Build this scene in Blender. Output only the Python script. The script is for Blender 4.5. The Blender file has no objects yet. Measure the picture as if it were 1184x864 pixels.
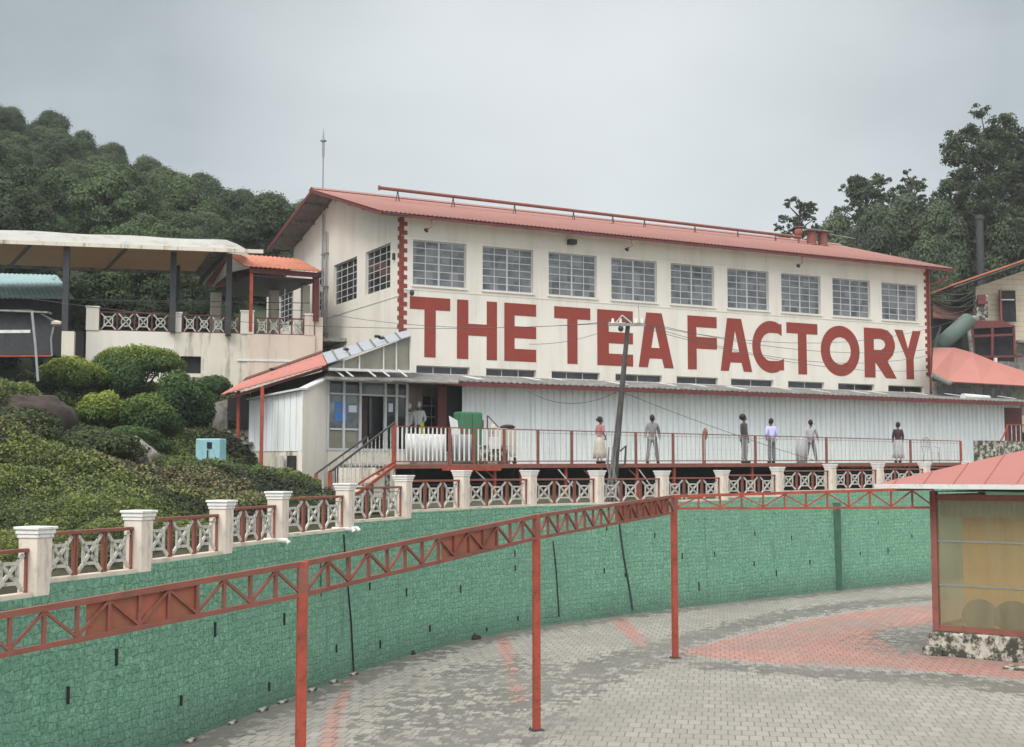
import bpy, math, random
import numpy as np
from mathutils import Vector, Matrix
random.seed(7); RNG = np.random.default_rng(7)
R = math.radians
# ------------------------------------------------------------------ scene, camera
S = bpy.context.scene
C = S.collection
H = 4.2                                    # eye height above the paved lot
F = 1500.0; PITCH = math.atan(116/F)
cam = bpy.data.cameras.new('camera'); cam.lens = F/1184*36; cam.sensor_width = 36
cam.clip_start = 0.1; cam.clip_end = 3000
co = bpy.data.objects.new('camera', cam); C.objects.link(co)
co.location = (0, 0, H); co.rotation_euler = (R(90)+PITCH, 0, 0)
S.camera = co
S.view_settings.view_transform = 'Standard'; S.view_settings.look = 'None'
S.view_settings.exposure = 0.28; S.view_settings.gamma = 1
cT, sT = math.cos(PITCH), math.sin(PITCH)
def ray(px, py):
    x = (px-592)/F; u = (432-py)/F
    return Vector((x, cT-u*sT, sT+u*cT))
def P(px, py, Y):                          # world point of a pixel of the survey photo at distance Y
    d = ray(px, py); k = Y/d.y
    return Vector((d.x*k, Y, H+d.z*k))
def PG(px, py, z=0.0):                     # ... on a level plane
    d = ray(px, py); k = (z-H)/d.z
    return Vector((d.x*k, d.y*k, z))
# ------------------------------------------------------------------ mesh builder
class MB:
    def __init__(s): s.v = []; s.f = []
    def quad(s, a, b, c, d): n = len(s.v); s.v += [tuple(a), tuple(b), tuple(c), tuple(d)]; s.f.append((n, n+1, n+2, n+3)); return s
    def poly(s, pts): n = len(s.v); s.v += [tuple(p) for p in pts]; s.f.append(tuple(range(n, n+len(pts)))); return s
    def box(s, x0, x1, y0, y1, z0, z1):
        n = len(s.v)
        s.v += [(x0,y0,z0),(x1,y0,z0),(x1,y1,z0),(x0,y1,z0),(x0,y0,z1),(x1,y0,z1),(x1,y1,z1),(x0,y1,z1)]
        s.f += [(n,n+3,n+2,n+1),(n+4,n+5,n+6,n+7),(n,n+1,n+5,n+4),(n+1,n+2,n+6,n+5),(n+2,n+3,n+7,n+6),(n+3,n,n+4,n+7)]
        return s
    def bar(s, p0, p1, w, t=None, up=(0,0,1)):      # rectangular bar between two points
        p0 = Vector(p0); p1 = Vector(p1); d = (p1-p0).normalized(); u = Vector(up)
        if abs(d.dot(u)) > .98: u = Vector((0,1,0))
        a = d.cross(u).normalized(); b = a.cross(d).normalized(); t = w if t is None else t
        a *= t/2; b *= w/2; n = len(s.v)
        for q in (p0, p1):
            for (i, j) in ((-1,-1),(1,-1),(1,1),(-1,1)): s.v.append(tuple(q+a*i+b*j))
        s.f += [(n,n+1,n+2,n+3),(n+7,n+6,n+5,n+4)]+[(n+k, n+4+k, n+4+(k+1)%4, n+(k+1)%4) for k in range(4)]
        return s
    def tube(s, pts, r, n=8, cap=True):
        pts = [Vector(p) for p in pts]; m = len(pts)
        rr = r if isinstance(r, (list, tuple)) else [r]*m
        base = len(s.v); ref = None
        for i, p in enumerate(pts):
            d = (pts[min(i+1, m-1)]-pts[max(i-1, 0)]).normalized()
            if ref is None: ref = Vector((0,0,1)) if abs(d.z) < .9 else Vector((1,0,0))
            a = d.cross(ref).normalized(); b = a.cross(d).normalized(); ref = b
            for k in range(n):
                t = 2*math.pi*k/n; s.v.append(tuple(p+a*math.cos(t)*rr[i]+b*math.sin(t)*rr[i]))
        for i in range(m-1):
            for k in range(n):
                k2 = (k+1) % n
                s.f.append((base+i*n+k, base+i*n+k2, base+(i+1)*n+k2, base+(i+1)*n+k))
        if cap:
            s.f.append(tuple(base+k for k in range(n))[::-1]); s.f.append(tuple(base+(m-1)*n+k for k in range(n)))
        return s
    def prism(s, pts, dvec):                         # polygon pushed along dvec
        pts = [Vector(p) for p in pts]; dv = Vector(dvec); n = len(s.v); m = len(pts)
        s.v += [tuple(p) for p in pts]+[tuple(p+dv) for p in pts]
        s.f.append(tuple(range(n, n+m))[::-1]); s.f.append(tuple(range(n+m, n+2*m)))
        for k in range(m): s.f.append((n+k, n+(k+1)%m, n+m+(k+1)%m, n+m+k))
        return s
    def ellipsoid(s, c, r, nu=12, nv=8, jit=0):
        n = len(s.v); c = Vector(c)
        for j in range(nv+1):
            ph = math.pi*j/nv
            for i in range(nu):
                th = 2*math.pi*i/nu; k = 1+random.uniform(-jit, jit)
                s.v.append((c.x+r[0]*k*math.sin(ph)*math.cos(th), c.y+r[1]*k*math.sin(ph)*math.sin(th), c.z+r[2]*k*math.cos(ph)))
        for j in range(nv):
            for i in range(nu):
                i2 = (i+1) % nu
                s.f.append((n+j*nu+i, n+(j+1)*nu+i, n+(j+1)*nu+i2, n+j*nu+i2))
        return s
    def mesh(s, name, m, smooth=False):
        me = bpy.data.meshes.new(name); me.from_pydata(s.v, [], s.f)
        if m: me.materials.append(m)
        if smooth: me.polygons.foreach_set('use_smooth', [True]*len(me.polygons))
        me.validate(); me.update(); return me
    def build(s, name, m, parent=None, smooth=False, bevel=0):
        o = bpy.data.objects.new(name, s.mesh(name, m, smooth)); C.objects.link(o)
        if parent: o.parent = parent
        if bevel:
            b = o.modifiers.new('bevel', 'BEVEL'); b.width = bevel; b.segments = 2; b.limit_method = 'ANGLE'
        return o
def thing(name, label, cat, loc=(0,0,0), rz=0, group=None):
    o = bpy.data.objects.new(name, None); C.objects.link(o); o.empty_display_size = .1
    o.location = loc; o.rotation_euler = (0,0,rz); return tag(o, label, cat, group)
def tag(o, label, cat, group=None, kind=None):
    o['label'] = label; o['category'] = cat
    if group: o['group'] = group
    o['kind'] = kind or 'thing'
    return o
def struct(o, kind='structure', label=None, cat=None):
    o['kind'] = kind
    if label: o['label'] = label
    if cat: o['category'] = cat
    return o
def shared(name, me, parent=None, loc=(0,0,0), rz=0, sc=1):
    o = bpy.data.objects.new(name, me); C.objects.link(o)
    if parent: o.parent = parent
    o.location = loc; o.rotation_euler = (0,0,rz); o.scale = (sc,sc,sc) if not isinstance(sc, tuple) else sc
    return o
ORD = ['first','second','third','fourth','fifth','sixth','seventh','eighth','ninth','tenth','eleventh','twelfth','thirteenth','fourteenth','fifteenth','sixteenth','seventeenth']
# ------------------------------------------------------------------ materials
def newmat(name):
    m = bpy.data.materials.new(name); m.use_nodes = True; nt = m.node_tree
    return m, nt, nt.nodes, nt.links, nt.nodes['Principled BSDF']
def ramp(N, stops):
    r = N.new('ShaderNodeValToRGB'); e = r.color_ramp.elements
    while len(e) < len(stops): e.new(.5)
    for k, (p, c) in enumerate(stops):
        e[k].position = p; e[k].color = (*c, 1) if len(c) == 3 else c
    return r
def noise(N, L, vec, scale, detail=4, rough=.55, stretch=None, out='Fac'):
    n = N.new('ShaderNodeTexNoise'); n.inputs['Scale'].default_value = scale; n.inputs['Detail'].default_value = detail
    n.inputs['Roughness'].default_value = rough
    if stretch:
        mp = N.new('ShaderNodeMapping'); mp.inputs['Scale'].default_value = stretch; L.new(vec, mp.inputs[0]); vec = mp.outputs[0]
    L.new(vec, n.inputs['Vector']); return n.outputs[out]
def mixc(N, L, fac, a, b, mode='MIX'):
    m = N.new('ShaderNodeMix'); m.data_type = 'RGBA'; m.blend_type = mode
    for s_, x in ((0, fac), (6, a), (7, b)):
        if isinstance(x, (int, float)): m.inputs[s_].default_value = x
        elif isinstance(x, tuple): m.inputs[s_].default_value = (*x, 1)
        else: L.new(x, m.inputs[s_])
    return m.outputs[2]
def mathn(N, L, op, a, b=None, clamp=False):
    m = N.new('ShaderNodeMath'); m.operation = op; m.use_clamp = clamp
    for i, x in enumerate((a, b)):
        if x is None: continue
        if isinstance(x, (int, float)): m.inputs[i].default_value = x
        else: L.new(x, m.inputs[i])
    return m.outputs[0]
def bump(N, L, B, h, strength=.4, dist=.02):
    b = N.new('ShaderNodeBump'); b.inputs['Strength'].default_value = strength; b.inputs['Distance'].default_value = dist
    L.new(h, b.inputs['Height']); L.new(b.outputs[0], B.inputs['Normal']); return b
def mat(name, col, rough=.7, var=.18, scale=1.5, dirt=None, dirt_amt=.0, dirt_scale=1.2, stretch=None, metal=0, bmp=0, bscale=20, spec=.4, lo=.52, hi=.72):
    """plain weathered material: two-tone noise, optional dirt colour in streaks or patches"""
    m, nt, N, L, B = newmat(name)
    tc = N.new('ShaderNodeTexCoord').outputs['Object']
    f = noise(N, L, tc, scale, 6, .65)
    a = tuple(c*(1-var) for c in col); b = tuple(min(.9, c*(1+var)) for c in col)
    c = mixc(N, L, ramp_fac(N, L, f, .3, .7), a, b)
    if dirt:
        d = noise(N, L, tc, dirt_scale, 8, .7, stretch)
        c = mixc(N, L, mathn(N, L, 'MULTIPLY', ramp_fac(N, L, d, lo, hi), dirt_amt), c, dirt)
    L.new(c, B.inputs['Base Color'])
    B.inputs['Roughness'].default_value = rough; B.inputs['Metallic'].default_value = metal
    B.inputs['Specular IOR Level'].default_value = spec
    if bmp: bump(N, L, B, noise(N, L, tc, bscale, 5, .6), bmp, .02)
    return m
def ramp_fac(N, L, f, lo, hi):
    m = N.new('ShaderNodeMapRange'); m.inputs[1].default_value = lo; m.inputs[2].default_value = hi; L.new(f, m.inputs[0]); return m.outputs[0]
M = {}
M['cream'] = mat('cream_paint', (.74,.69,.61), .8, .05, .7, (.42,.36,.28), .5, .9, (1.6,1.6,.14), bmp=.15, bscale=8, lo=.47, hi=.80)
M['cream_dirty'] = mat('cream_stained', (.66,.60,.50), .85, .08, .8, (.09,.085,.06), .95, 1.6, (1.6,1.6,.2), bmp=.3, lo=.52, hi=.70)
M['plinth'] = mat('mossy_plinth', (.50,.47,.40), .95, .15, 3, (.045,.045,.03), .97, 4.5, None, bmp=.9, bscale=9, lo=.42, hi=.53)
M['pinkish'] = mat('pink_wash', (.68,.55,.46), .85, .06, .8, (.22,.19,.15), .6, 1.5, (1.5,1.5,.2), bmp=.2, lo=.52, hi=.75)
M['pillar'] = mat('pillar_paint', (.70,.62,.53), .8, .07, 2, (.26,.20,.15), .75, 4, (2,2,.5), bmp=.3, lo=.5, hi=.72)
M['cap'] = mat('cap_paint', (.76,.74,.70), .75, .06, 4, (.2,.17,.13), .8, 9, None, bmp=.3, lo=.55, hi=.7)
M['grill'] = mat('grill_white', (.52,.50,.45), .8, .15, 6, (.12,.09,.06), .8, 9, None, bmp=.2, lo=.5, hi=.65)
M['red'] = mat('rusty_red', (.34,.06,.033), .6, .22, 3, (.13,.035,.02), .8, 7, None, bmp=.3, bscale=30, lo=.48, hi=.68)
M['redfaded'] = mat('faded_red', (.25,.085,.06), .7, .22, 4, (.13,.055,.04), .85, 8, None, bmp=.3, bscale=30, lo=.46, hi=.7)
M['sheet'] = mat('rust_sheet', (.34,.10,.06), .75, .2, 2, (.22,.13,.06), .8, 2.5, None, bmp=.3, lo=.45, hi=.65)
M['letter'] = mat('letter_paint', (.255,.04,.026), .7, .07, 2, (.30,.07,.047), .6, 6, None)
M['brick'] = mat('quoin_brick', (.24,.05,.035), .8, .2, 6, (.12,.03,.02), .6, 8, None)
M['dark'] = mat('dark_void', (.02,.02,.022), .9, .3, 2)
M['darksteel'] = mat('dark_steel', (.035,.038,.042), .6, .25, 4, (.10,.05,.03), .5, 8, None)
M['grey_metal'] = mat('grey_metal', (.28,.29,.30), .45, .12, 5, metal=.4)
M['frame'] = mat('frame_grey', (.50,.51,.51), .55, .08, 4)
M['framew'] = mat('frame_white', (.62,.62,.60), .55, .08, 4, (.2,.18,.15), .5, 8, None)
M['concrete'] = mat('old_concrete', (.30,.29,.26), .9, .15, 3, (.06,.06,.05), .85, 3, None, bmp=.5, lo=.45, hi=.65)
M['asbestos'] = mat('old_roof_sheet', (.22,.21,.195), .9, .2, 2, (.07,.06,.05), .8, 2.5, None, bmp=.3, lo=.45, hi=.65)
M['maroon'] = mat('maroon_paint', (.13,.03,.03), .6, .2, 4)
M['tarp'] = mat('white_tarpaulin', (.70,.70,.66), .6, .06, 1, (.30,.28,.22), .7, 2.5, (.6,.6,2), lo=.52, hi=.7)
M['tan'] = mat('tan_lining', (.50,.41,.31), .8, .08, 1, (.3,.22,.14), .6, 1.8, None)
for k_, tc_ in (('tarp', (.62,.60,.54)), ('tan', (.60,.47,.33))):
    nt_ = M[k_].node_tree; b_ = nt_.nodes['Principled BSDF']; t_ = nt_.nodes.new('ShaderNodeBsdfTranslucent'); t_.inputs[0].default_value = (*tc_, 1)
    x_ = nt_.nodes.new('ShaderNodeMixShader'); x_.inputs[0].default_value = .45; nt_.links.new(b_.outputs[0], x_.inputs[1]); nt_.links.new(t_.outputs[0], x_.inputs[2]); nt_.links.new(x_.outputs[0], nt_.nodes['Material Output'].inputs[0])
M['tealroof'] = mat('teal_roof', (.21,.32,.325), .5, .1, 2, (.12,.16,.15), .6, 4, None)
M['wood'] = mat('weathered_wood', (.13,.125,.12), .9, .3, 4, (.26,.25,.23), .8, 3, (6,6,.5), bmp=.6, lo=.48, hi=.62)
M['bark'] = mat('bark', (.10,.085,.07), .95, .3, 3, bmp=.6)
M['cable'] = mat('cable', (.07,.07,.07), .6, .1, 1)
M['cyan'] = mat('pale_blue_paint', (.27,.48,.52), .6, .1, 3, (.12,.2,.2), .7, 5, (3,3,.6), lo=.5, hi=.7)
M['rock'] = mat('rock', (.24,.22,.19), .95, .25, 4, (.07,.08,.05), .8, 5, None, bmp=.8, bscale=6)
M['soil'] = mat('soil', (.045,.032,.026), .95, .3, 6, bmp=.8, bscale=10)
M['greenbox'] = mat('green_panel', (.05,.16,.08), .6, .12, 3)
M['greenpipe'] = mat('green_pipe', (.085,.13,.105), .5, .1, 2, (.06,.08,.06), .5, 4, None)
M['rubber'] = mat('black_plastic', (.02,.02,.022), .5, .2, 3)
M['hair'] = mat('hair', (.012,.010,.010), .6, .2, 8)
M['skin'] = mat('skin', (.17,.095,.06), .55, .06, 8)
def cloth(n, c): M[n] = mat('cloth_'+n, c, .9, .12, 10, bmp=.2, bscale=60); return M[n]
for n, c in (('lavender',(.52,.50,.80)),('darkgrey',(.055,.055,.065)),('midgrey',(.19,.185,.19)),('maroonshirt',(.05,.022,.03)),('white',(.66,.66,.64)),
             ('rose',(.40,.17,.17)),('beige',(.48,.43,.36)),('slate',(.16,.165,.18)),('black',(.02,.02,.022)),('hiviz',(.42,.50,.05)),('palegrey',(.35,.35,.36))): cloth(n, c)
# corrugated paint roofs
M['roof'] = mat('red_roof', (.285,.130,.105), .65, .08, .5, (.21,.11,.095), .65, 1.3, (1,1,1), lo=.5, hi=.75)
M['roofbright'] = mat('bright_red_roof', (.42,.155,.12), .55, .06, .5, (.30,.12,.095), .6, 2, None)
M['rooforange'] = mat('orange_roof', (.46,.15,.085), .55, .1, 1, (.18,.08,.05), .8, 2.5, None, lo=.5, hi=.7)
M['whitesheet'] = mat('white_sheet', (.77,.80,.79), .4, .04, .6, (.40,.36,.30), .55, 2.2, (2,2,.22), lo=.52, hi=.8)
# window glass: dust and cloud reflection put into the colour, pane by pane
def glassmat(name, c0, c1, rough=.12, vz=.33):
    m, nt, N, L, B = newmat(name)
    tc = N.new('ShaderNodeTexCoord').outputs['Object']
    f = noise(N, L, tc, 1.3, 5, .7)
    wn = N.new('ShaderNodeTexWhiteNoise'); sn = N.new('ShaderNodeVectorMath'); sn.operation = 'SNAP'
    sn.inputs[1].default_value = (.36, .36, vz); L.new(tc, sn.inputs[0]); L.new(sn.outputs[0], wn.inputs[0])
    a = mathn(N, L, 'ADD', mathn(N, L, 'MULTIPLY', f, .75), mathn(N, L, 'MULTIPLY', wn.outputs[0], .25))
    c = mixc(N, L, ramp_fac(N, L, a, .28, .75), c0, c1)
    L.new(c, B.inputs['Base Color']); B.inputs['Roughness'].default_value = rough; B.inputs['Specular IOR Level'].default_value = .5
    bump(N, L, B, noise(N, L, tc, 2.5, 3), .15, .03)
    return m
M['glass'] = glassmat('dust_reflection_glass', (.05,.055,.058), (.25,.255,.26), .2)
M['glassdark'] = glassmat('dark_glass', (.012,.013,.015), (.05,.05,.052), .08)
M['glassolive'] = glassmat('film_glass', (.17,.16,.12), (.26,.245,.19), .25)
# kiosk glass: see-through dusty film
def filmglass():
    m, nt, N, L, B = newmat('kiosk_glass')
    tc = N.new('ShaderNodeTexCoord').outputs['Object']
    f = noise(N, L, tc, 1.6, 6, .7, (1.5,1.5,.35))
    B.inputs['Base Color'].default_value = (.36,.32,.20,1); B.inputs['Roughness'].default_value = .35
    wv = N.new('ShaderNodeTexWave'); wv.inputs['Scale'].default_value = 5; wv.inputs['Distortion'].default_value = .6; L.new(tc, wv.inputs[0]); bump(N, L, B, wv.outputs['Fac'], .5, .01)
    t = N.new('ShaderNodeBsdfTransparent'); t.inputs[0].default_value = (.95,.95,.9,1)
    mx = N.new('ShaderNodeMixShader'); L.new(mathn(N, L, 'ADD', mathn(N, L, 'MULTIPLY', ramp_fac(N, L, f, .35, .7), .2), .25), mx.inputs[0])
    L.new(t.outputs[0], mx.inputs[1]); L.new(B.outputs[0], mx.inputs[2])
    L.new(mx.outputs[0], N['Material Output'].inputs[0]); return m
M['kglass'] = filmglass()
# leaves: per-leaf tint, random plus a rise towards the top, stored on the points
def leafmat(name, stops, objvar=.25):
    m, nt, N, L, B = newmat(name)
    at = N.new('ShaderNodeAttribute'); at.attribute_name = 'tint'
    oi = N.new('ShaderNodeObjectInfo')
    r = ramp(N, stops)
    L.new(at.outputs['Fac'], r.inputs[0])
    br = mathn(N, L, 'ADD', mathn(N, L, 'MULTIPLY', oi.outputs['Random'], objvar*2), 1-objvar)
    mu = N.new('ShaderNodeVectorMath'); mu.operation = 'SCALE'; L.new(r.outputs[0], mu.inputs[0]); L.new(br, mu.inputs['Scale'])
    L.new(mu.outputs[0], B.inputs['Base Color']); B.inputs['Roughness'].default_value = .6; B.inputs['Specular IOR Level'].default_value = .25
    tr = N.new('ShaderNodeBsdfTranslucent'); L.new(mu.outputs[0], tr.inputs[0])
    mx = N.new('ShaderNodeMixShader'); mx.inputs[0].default_value = .25
    L.new(B.outputs[0], mx.inputs[1]); L.new(tr.outputs[0], mx.inputs[2]); L.new(mx.outputs[0], N['Material Output'].inputs[0])
    return m
M['leaf_hill'] = leafmat('leaf_hill', [(0,(.028,.046,.022)),(.5,(.054,.086,.034)),(.85,(.09,.125,.042)),(1,(.15,.17,.07))], .45)
M['leaf_pine'] = leafmat('leaf_pine', [(0,(.045,.068,.038)),(.5,(.08,.11,.06)),(1,(.14,.17,.085))], .2)
M['leaf_shrub'] = leafmat('leaf_shrub', [(0,(.025,.055,.022)),(.42,(.055,.105,.028)),(.72,(.15,.21,.035)),(1,(.33,.36,.05))], .1)
M['leaf_cover'] = leafmat('leaf_cover', [(0,(.02,.024,.014)),(.3,(.05,.066,.024)),(.6,(.10,.138,.036)),(.86,(.20,.235,.055)),(1,(.22,.165,.10))], .05)
# painted rough block wall (uv = metres along the wall, height)
def wallmat():
    m, nt, N, L, B = newmat('green_block_wall')
    uv = N.new('ShaderNodeUVMap').outputs[0]
    tc = N.new('ShaderNodeTexCoord').outputs['Object']
    dn = noise(N, L, uv, 3.0, 3, .6, None, 'Color')
    ad = N.new('ShaderNodeVectorMath'); ad.operation = 'MULTIPLY_ADD'; ad.inputs[1].default_value = (.06,.05,0); L.new(dn, ad.inputs[0]); L.new(uv, ad.inputs[2])
    vm = N.new('ShaderNodeMapping'); vm.inputs['Scale'].default_value = (1, 1.35, 1); L.new(ad.outputs[0], vm.inputs[0])
    def vor(feat):
        v = N.new('ShaderNodeTexVoronoi'); v.voronoi_dimensions = '2D'; v.feature = feat; v.inputs['Scale'].default_value = 5.6; v.inputs['Randomness'].default_value = .42; L.new(vm.outputs[0], v.inputs['Vector']); return v
    ve = vor('DISTANCE_TO_EDGE'); vc = vor('F1'); edge = ramp_fac(N, L, ve.outputs['Distance'], .0, .12)
    sepc = N.new('ShaderNodeSeparateColor'); L.new(vc.outputs['Color'], sepc.inputs[0])
    stone = mixc(N, L, sepc.outputs[0], (.18,.405,.27), (.25,.50,.35)); stone = mixc(N, L, edge, (.15,.345,.23), stone)
    f1 = noise(N, L, tc, 17, 8, .85)
    c = mixc(N, L, ramp_fac(N, L, f1, .36, .64), (.33,.43,.39), (1.75,1.62,1.65)); c = mixc(N, L, 1, stone, c, 'MULTIPLY')
    big = noise(N, L, tc, .45, 5, .6)
    c = mixc(N, L, mathn(N, L, 'MULTIPLY', ramp_fac(N, L, big, .45, .7), .45), c, (.19,.36,.265))
    st = noise(N, L, uv, 1.0, 6, .7, (2.2,.18,1))
    c = mixc(N, L, mathn(N, L, 'MULTIPLY', ramp_fac(N, L, st, .60, .74), .55), c, (.035,.075,.05))
    sp = N.new('ShaderNodeSeparateXYZ'); L.new(uv, sp.inputs[0])            # darker towards the foot of the wall
    lowf = mathn(N, L, 'MULTIPLY', ramp_fac(N, L, mathn(N, L, 'ADD', sp.outputs[1], mathn(N, L, 'MULTIPLY', big, .9)), 1.25, .35), .6, True)
    c = mixc(N, L, lowf, c, (.07,.12,.085))
    L.new(c, B.inputs['Base Color']); B.inputs['Roughness'].default_value = .8; B.inputs['Specular IOR Level'].default_value = .3
    hgt = mathn(N, L, 'ADD', mathn(N, L, 'MULTIPLY', edge, .45), mathn(N, L, 'MULTIPLY', f1, 1.7))
    hgt = mathn(N, L, 'ADD', hgt, mathn(N, L, 'MULTIPLY', noise(N, L, tc, 7, 4, .6), .9))
    bump(N, L, B, hgt, .9, .045)
    return m
M['greenwall'] = wallmat()
# block paving: grey, with red areas and worn dark tracks given by distances stored on the mesh
def pavemat():
    m, nt, N, L, B = newmat('block_paving')
    tc = N.new('ShaderNodeTexCoord').outputs['Object']
    mp = N.new('ShaderNodeMapping'); mp.inputs['Rotation'].default_value = (0,0,R(9)); L.new(tc, mp.inputs[0])
    def bricks(w, h, c1, c2, mo, ms):
        b = N.new('ShaderNodeTexBrick'); L.new(mp.outputs[0], b.inputs[0]); b.inputs['Scale'].default_value = 1
        b.inputs['Brick Width'].default_value = w; b.inputs['Row Height'].default_value = h; b.inputs['Mortar Size'].default_value = ms
        b.inputs['Mortar Smooth'].default_value = .3
        b.inputs['Color1'].default_value = (*c1,1); b.inputs['Color2'].default_value = (*c2,1); b.inputs['Mortar'].default_value = (*mo,1); return b
    g = bricks(.22,.40,(.25,.235,.207),(.305,.286,.253),(.15,.142,.125),.012)
    r = bricks(.22,.40,(.34,.165,.135),(.39,.20,.165),(.20,.11,.09),.012)
    def att(n):
        a = N.new('ShaderNodeAttribute'); a.attribute_name = n; return a.outputs['Fac']
    n1 = noise(N, L, tc, 2.2, 6, .7); n2 = noise(N, L, tc, .35, 4, .6); n3 = noise(N, L, mp.outputs[0], 3.2, 3, .6, (1.3,.8,1))
    n1c = mathn(N, L, 'SUBTRACT', n1, .5); n3c = mathn(N, L, 'SUBTRACT', n3, .5)
    redf = ramp_fac(N, L, mathn(N, L, 'ADD', att('red'), mathn(N, L, 'MULTIPLY', n1c, .45)), -.05, .06)
    fade = ramp_fac(N, L, n1, .2, .75)
    pinkc = mixc(N, L, mathn(N, L, 'MULTIPLY', fade, .22), r.outputs[0], g.outputs[0])
    c = mixc(N, L, redf, g.outputs[0], pinkc)
    darkf = ramp_fac(N, L, mathn(N, L, 'ADD', att('dark'), mathn(N, L, 'MULTIPLY', mathn(N, L, 'ADD', n3c, mathn(N, L, 'MULTIPLY', n1c, .9)), 2.6)), -.02, .06)
    dcol = mixc(N, L, n1, (.075,.073,.062), (.14,.135,.115))
    c = mixc(N, L, mathn(N, L, 'MULTIPLY', darkf, .85), c, dcol)
    c = mixc(N, L, mathn(N, L, 'MULTIPLY', ramp_fac(N, L, n2, .42, .66), .6), c, (.20,.188,.165))
    spot = noise(N, L, tc, 9, 4, .7)
    c = mixc(N, L, mathn(N, L, 'MULTIPLY', ramp_fac(N, L, spot, .62, .72), .5), c, (.09,.085,.075))
    L.new(c, B.inputs['Base Color'])
    L.new(mathn(N, L, 'SUBTRACT', .85, mathn(N, L, 'MULTIPLY', darkf, .3)), B.inputs['Roughness']); B.inputs['Specular IOR Level'].default_value = .3
    hgt = mathn(N, L, 'ADD', mathn(N, L, 'MULTIPLY', g.outputs['Fac'], -1), mathn(N, L, 'MULTIPLY', spot, .5))
    bump(N, L, B, hgt, .6, .012)
    return m
M['paving'] = pavemat()
M['grass'] = mat('grass_ground', (.06,.08,.03), .95, .4, 2, (.05,.04,.025), .8, 1, None, bmp=.5)
M['forestfloor'] = mat('forest_floor', (.04,.055,.025), .95, .4, .4, bmp=.5)
# ------------------------------------------------------------------ sky and light
w = bpy.data.worlds.new('World'); S.world = w; w.use_nodes = True
nt = w.node_tree; N = nt.nodes; L = nt.links; bg = N['Background']
SUN_EL, SUN_AZ = R(50), R(215)             # azimuth clockwise from +Y
sky = N.new('ShaderNodeTexSky'); sky.sky_type = 'NISHITA'; sky.sun_disc = False
sky.sun_elevation = SUN_EL; sky.sun_rotation = SUN_AZ; sky.air_density = 1; sky.dust_density = 3
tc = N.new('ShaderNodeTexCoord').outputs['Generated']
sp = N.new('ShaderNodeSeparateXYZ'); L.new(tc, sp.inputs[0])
base = ramp(N, [(0,(4.9,5.3,5.5)),(.12,(4.75,5.25,5.55)),(.27,(3.75,4.25,4.5)),(.40,(3.3,3.7,3.95)),(.62,(12.5,12.7,12.7)),(1,(16,16,15.8))])  # upper stops raised, out of view, to light the walls more
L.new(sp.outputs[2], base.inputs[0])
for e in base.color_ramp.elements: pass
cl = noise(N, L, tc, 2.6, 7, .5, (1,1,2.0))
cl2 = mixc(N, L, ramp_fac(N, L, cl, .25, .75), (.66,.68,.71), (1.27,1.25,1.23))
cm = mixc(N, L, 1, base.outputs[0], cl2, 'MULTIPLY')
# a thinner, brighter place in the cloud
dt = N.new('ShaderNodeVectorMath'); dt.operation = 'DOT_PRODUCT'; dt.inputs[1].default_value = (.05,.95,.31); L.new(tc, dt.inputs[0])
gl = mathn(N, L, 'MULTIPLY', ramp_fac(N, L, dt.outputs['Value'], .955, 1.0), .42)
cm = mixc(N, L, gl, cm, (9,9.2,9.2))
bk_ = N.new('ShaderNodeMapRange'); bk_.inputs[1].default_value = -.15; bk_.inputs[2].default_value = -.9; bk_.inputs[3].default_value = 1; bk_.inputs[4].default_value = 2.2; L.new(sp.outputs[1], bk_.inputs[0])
vm_ = N.new('ShaderNodeVectorMath'); vm_.operation = 'SCALE'; L.new(cm, vm_.inputs[0]); L.new(bk_.outputs[0], vm_.inputs['Scale'])   # sky behind the camera brightened, out of view, to lift the walls
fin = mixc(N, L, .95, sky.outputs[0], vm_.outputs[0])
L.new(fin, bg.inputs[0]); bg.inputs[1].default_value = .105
sl = bpy.data.lights.new('sun', 'SUN'); sl.energy = 1.5; sl.angle = R(20); sl.color = (1,.965,.91)
so = bpy.data.objects.new('sun', sl); C.objects.link(so)
sd = Vector((math.sin(SUN_AZ)*math.cos(SUN_EL), math.cos(SUN_AZ)*math.cos(SUN_EL), math.sin(SUN_EL)))
so.rotation_euler = sd.to_track_quat('Z', 'Y').to_euler(); so.location = (0,-20,60)
# ------------------------------------------------------------------ retaining wall line
WC = [(-10.2,-14),(-9.6,-4),(-8.9,5),(-7.9,11.5),(-6.62,16.6),(-5.46,19.9),(-4.94,22.0),(-4.33,24.4),(-3.50,27.5),(-2.53,30.3),(-1.3,33.0),(.45,35.9),(2.55,38.4),(5.19,41.2),(11.5,47.2),(17.25,52.2),(24,57.5),(42,70)]
def catmull(pts, k=8):
    out = []
    for i in range(len(pts)-1):
        p0 = pts[max(i-1,0)]; p1 = pts[i]; p2 = pts[i+1]; p3 = pts[min(i+2,len(pts)-1)]
        for j in range(k):
            t = j/k
            out.append(tuple(.5*((2*b)+(-a+c)*t+(2*a-5*b+4*c-d)*t*t+(-a+3*b-3*c+d)*t**3) for a, b, c, d in zip(p0,p1,p2,p3)))
    out.append(pts[-1]); return out
WL = catmull(WC, 10)
arc = [0]
for a, b in zip(WL, WL[1:]): arc.append(arc[-1]+math.dist(a, b))
def wall_at(px):                             # point of the wall line seen at column px
    r = (px-592)/F*1.0
    for i in range(len(WL)-1, 0, -1):
        (x0,y0),(x1,y1) = WL[i-1], WL[i]
        f0 = x0-r*y0; f1 = x1-r*y1
        if y0 > 1 and f0*f1 <= 0 and f0 != f1:
            t = f0/(f0-f1); return (x0+(x1-x0)*t, y0+(y1-y0)*t, arc[i-1]+t*(arc[i]-arc[i-1]))
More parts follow.
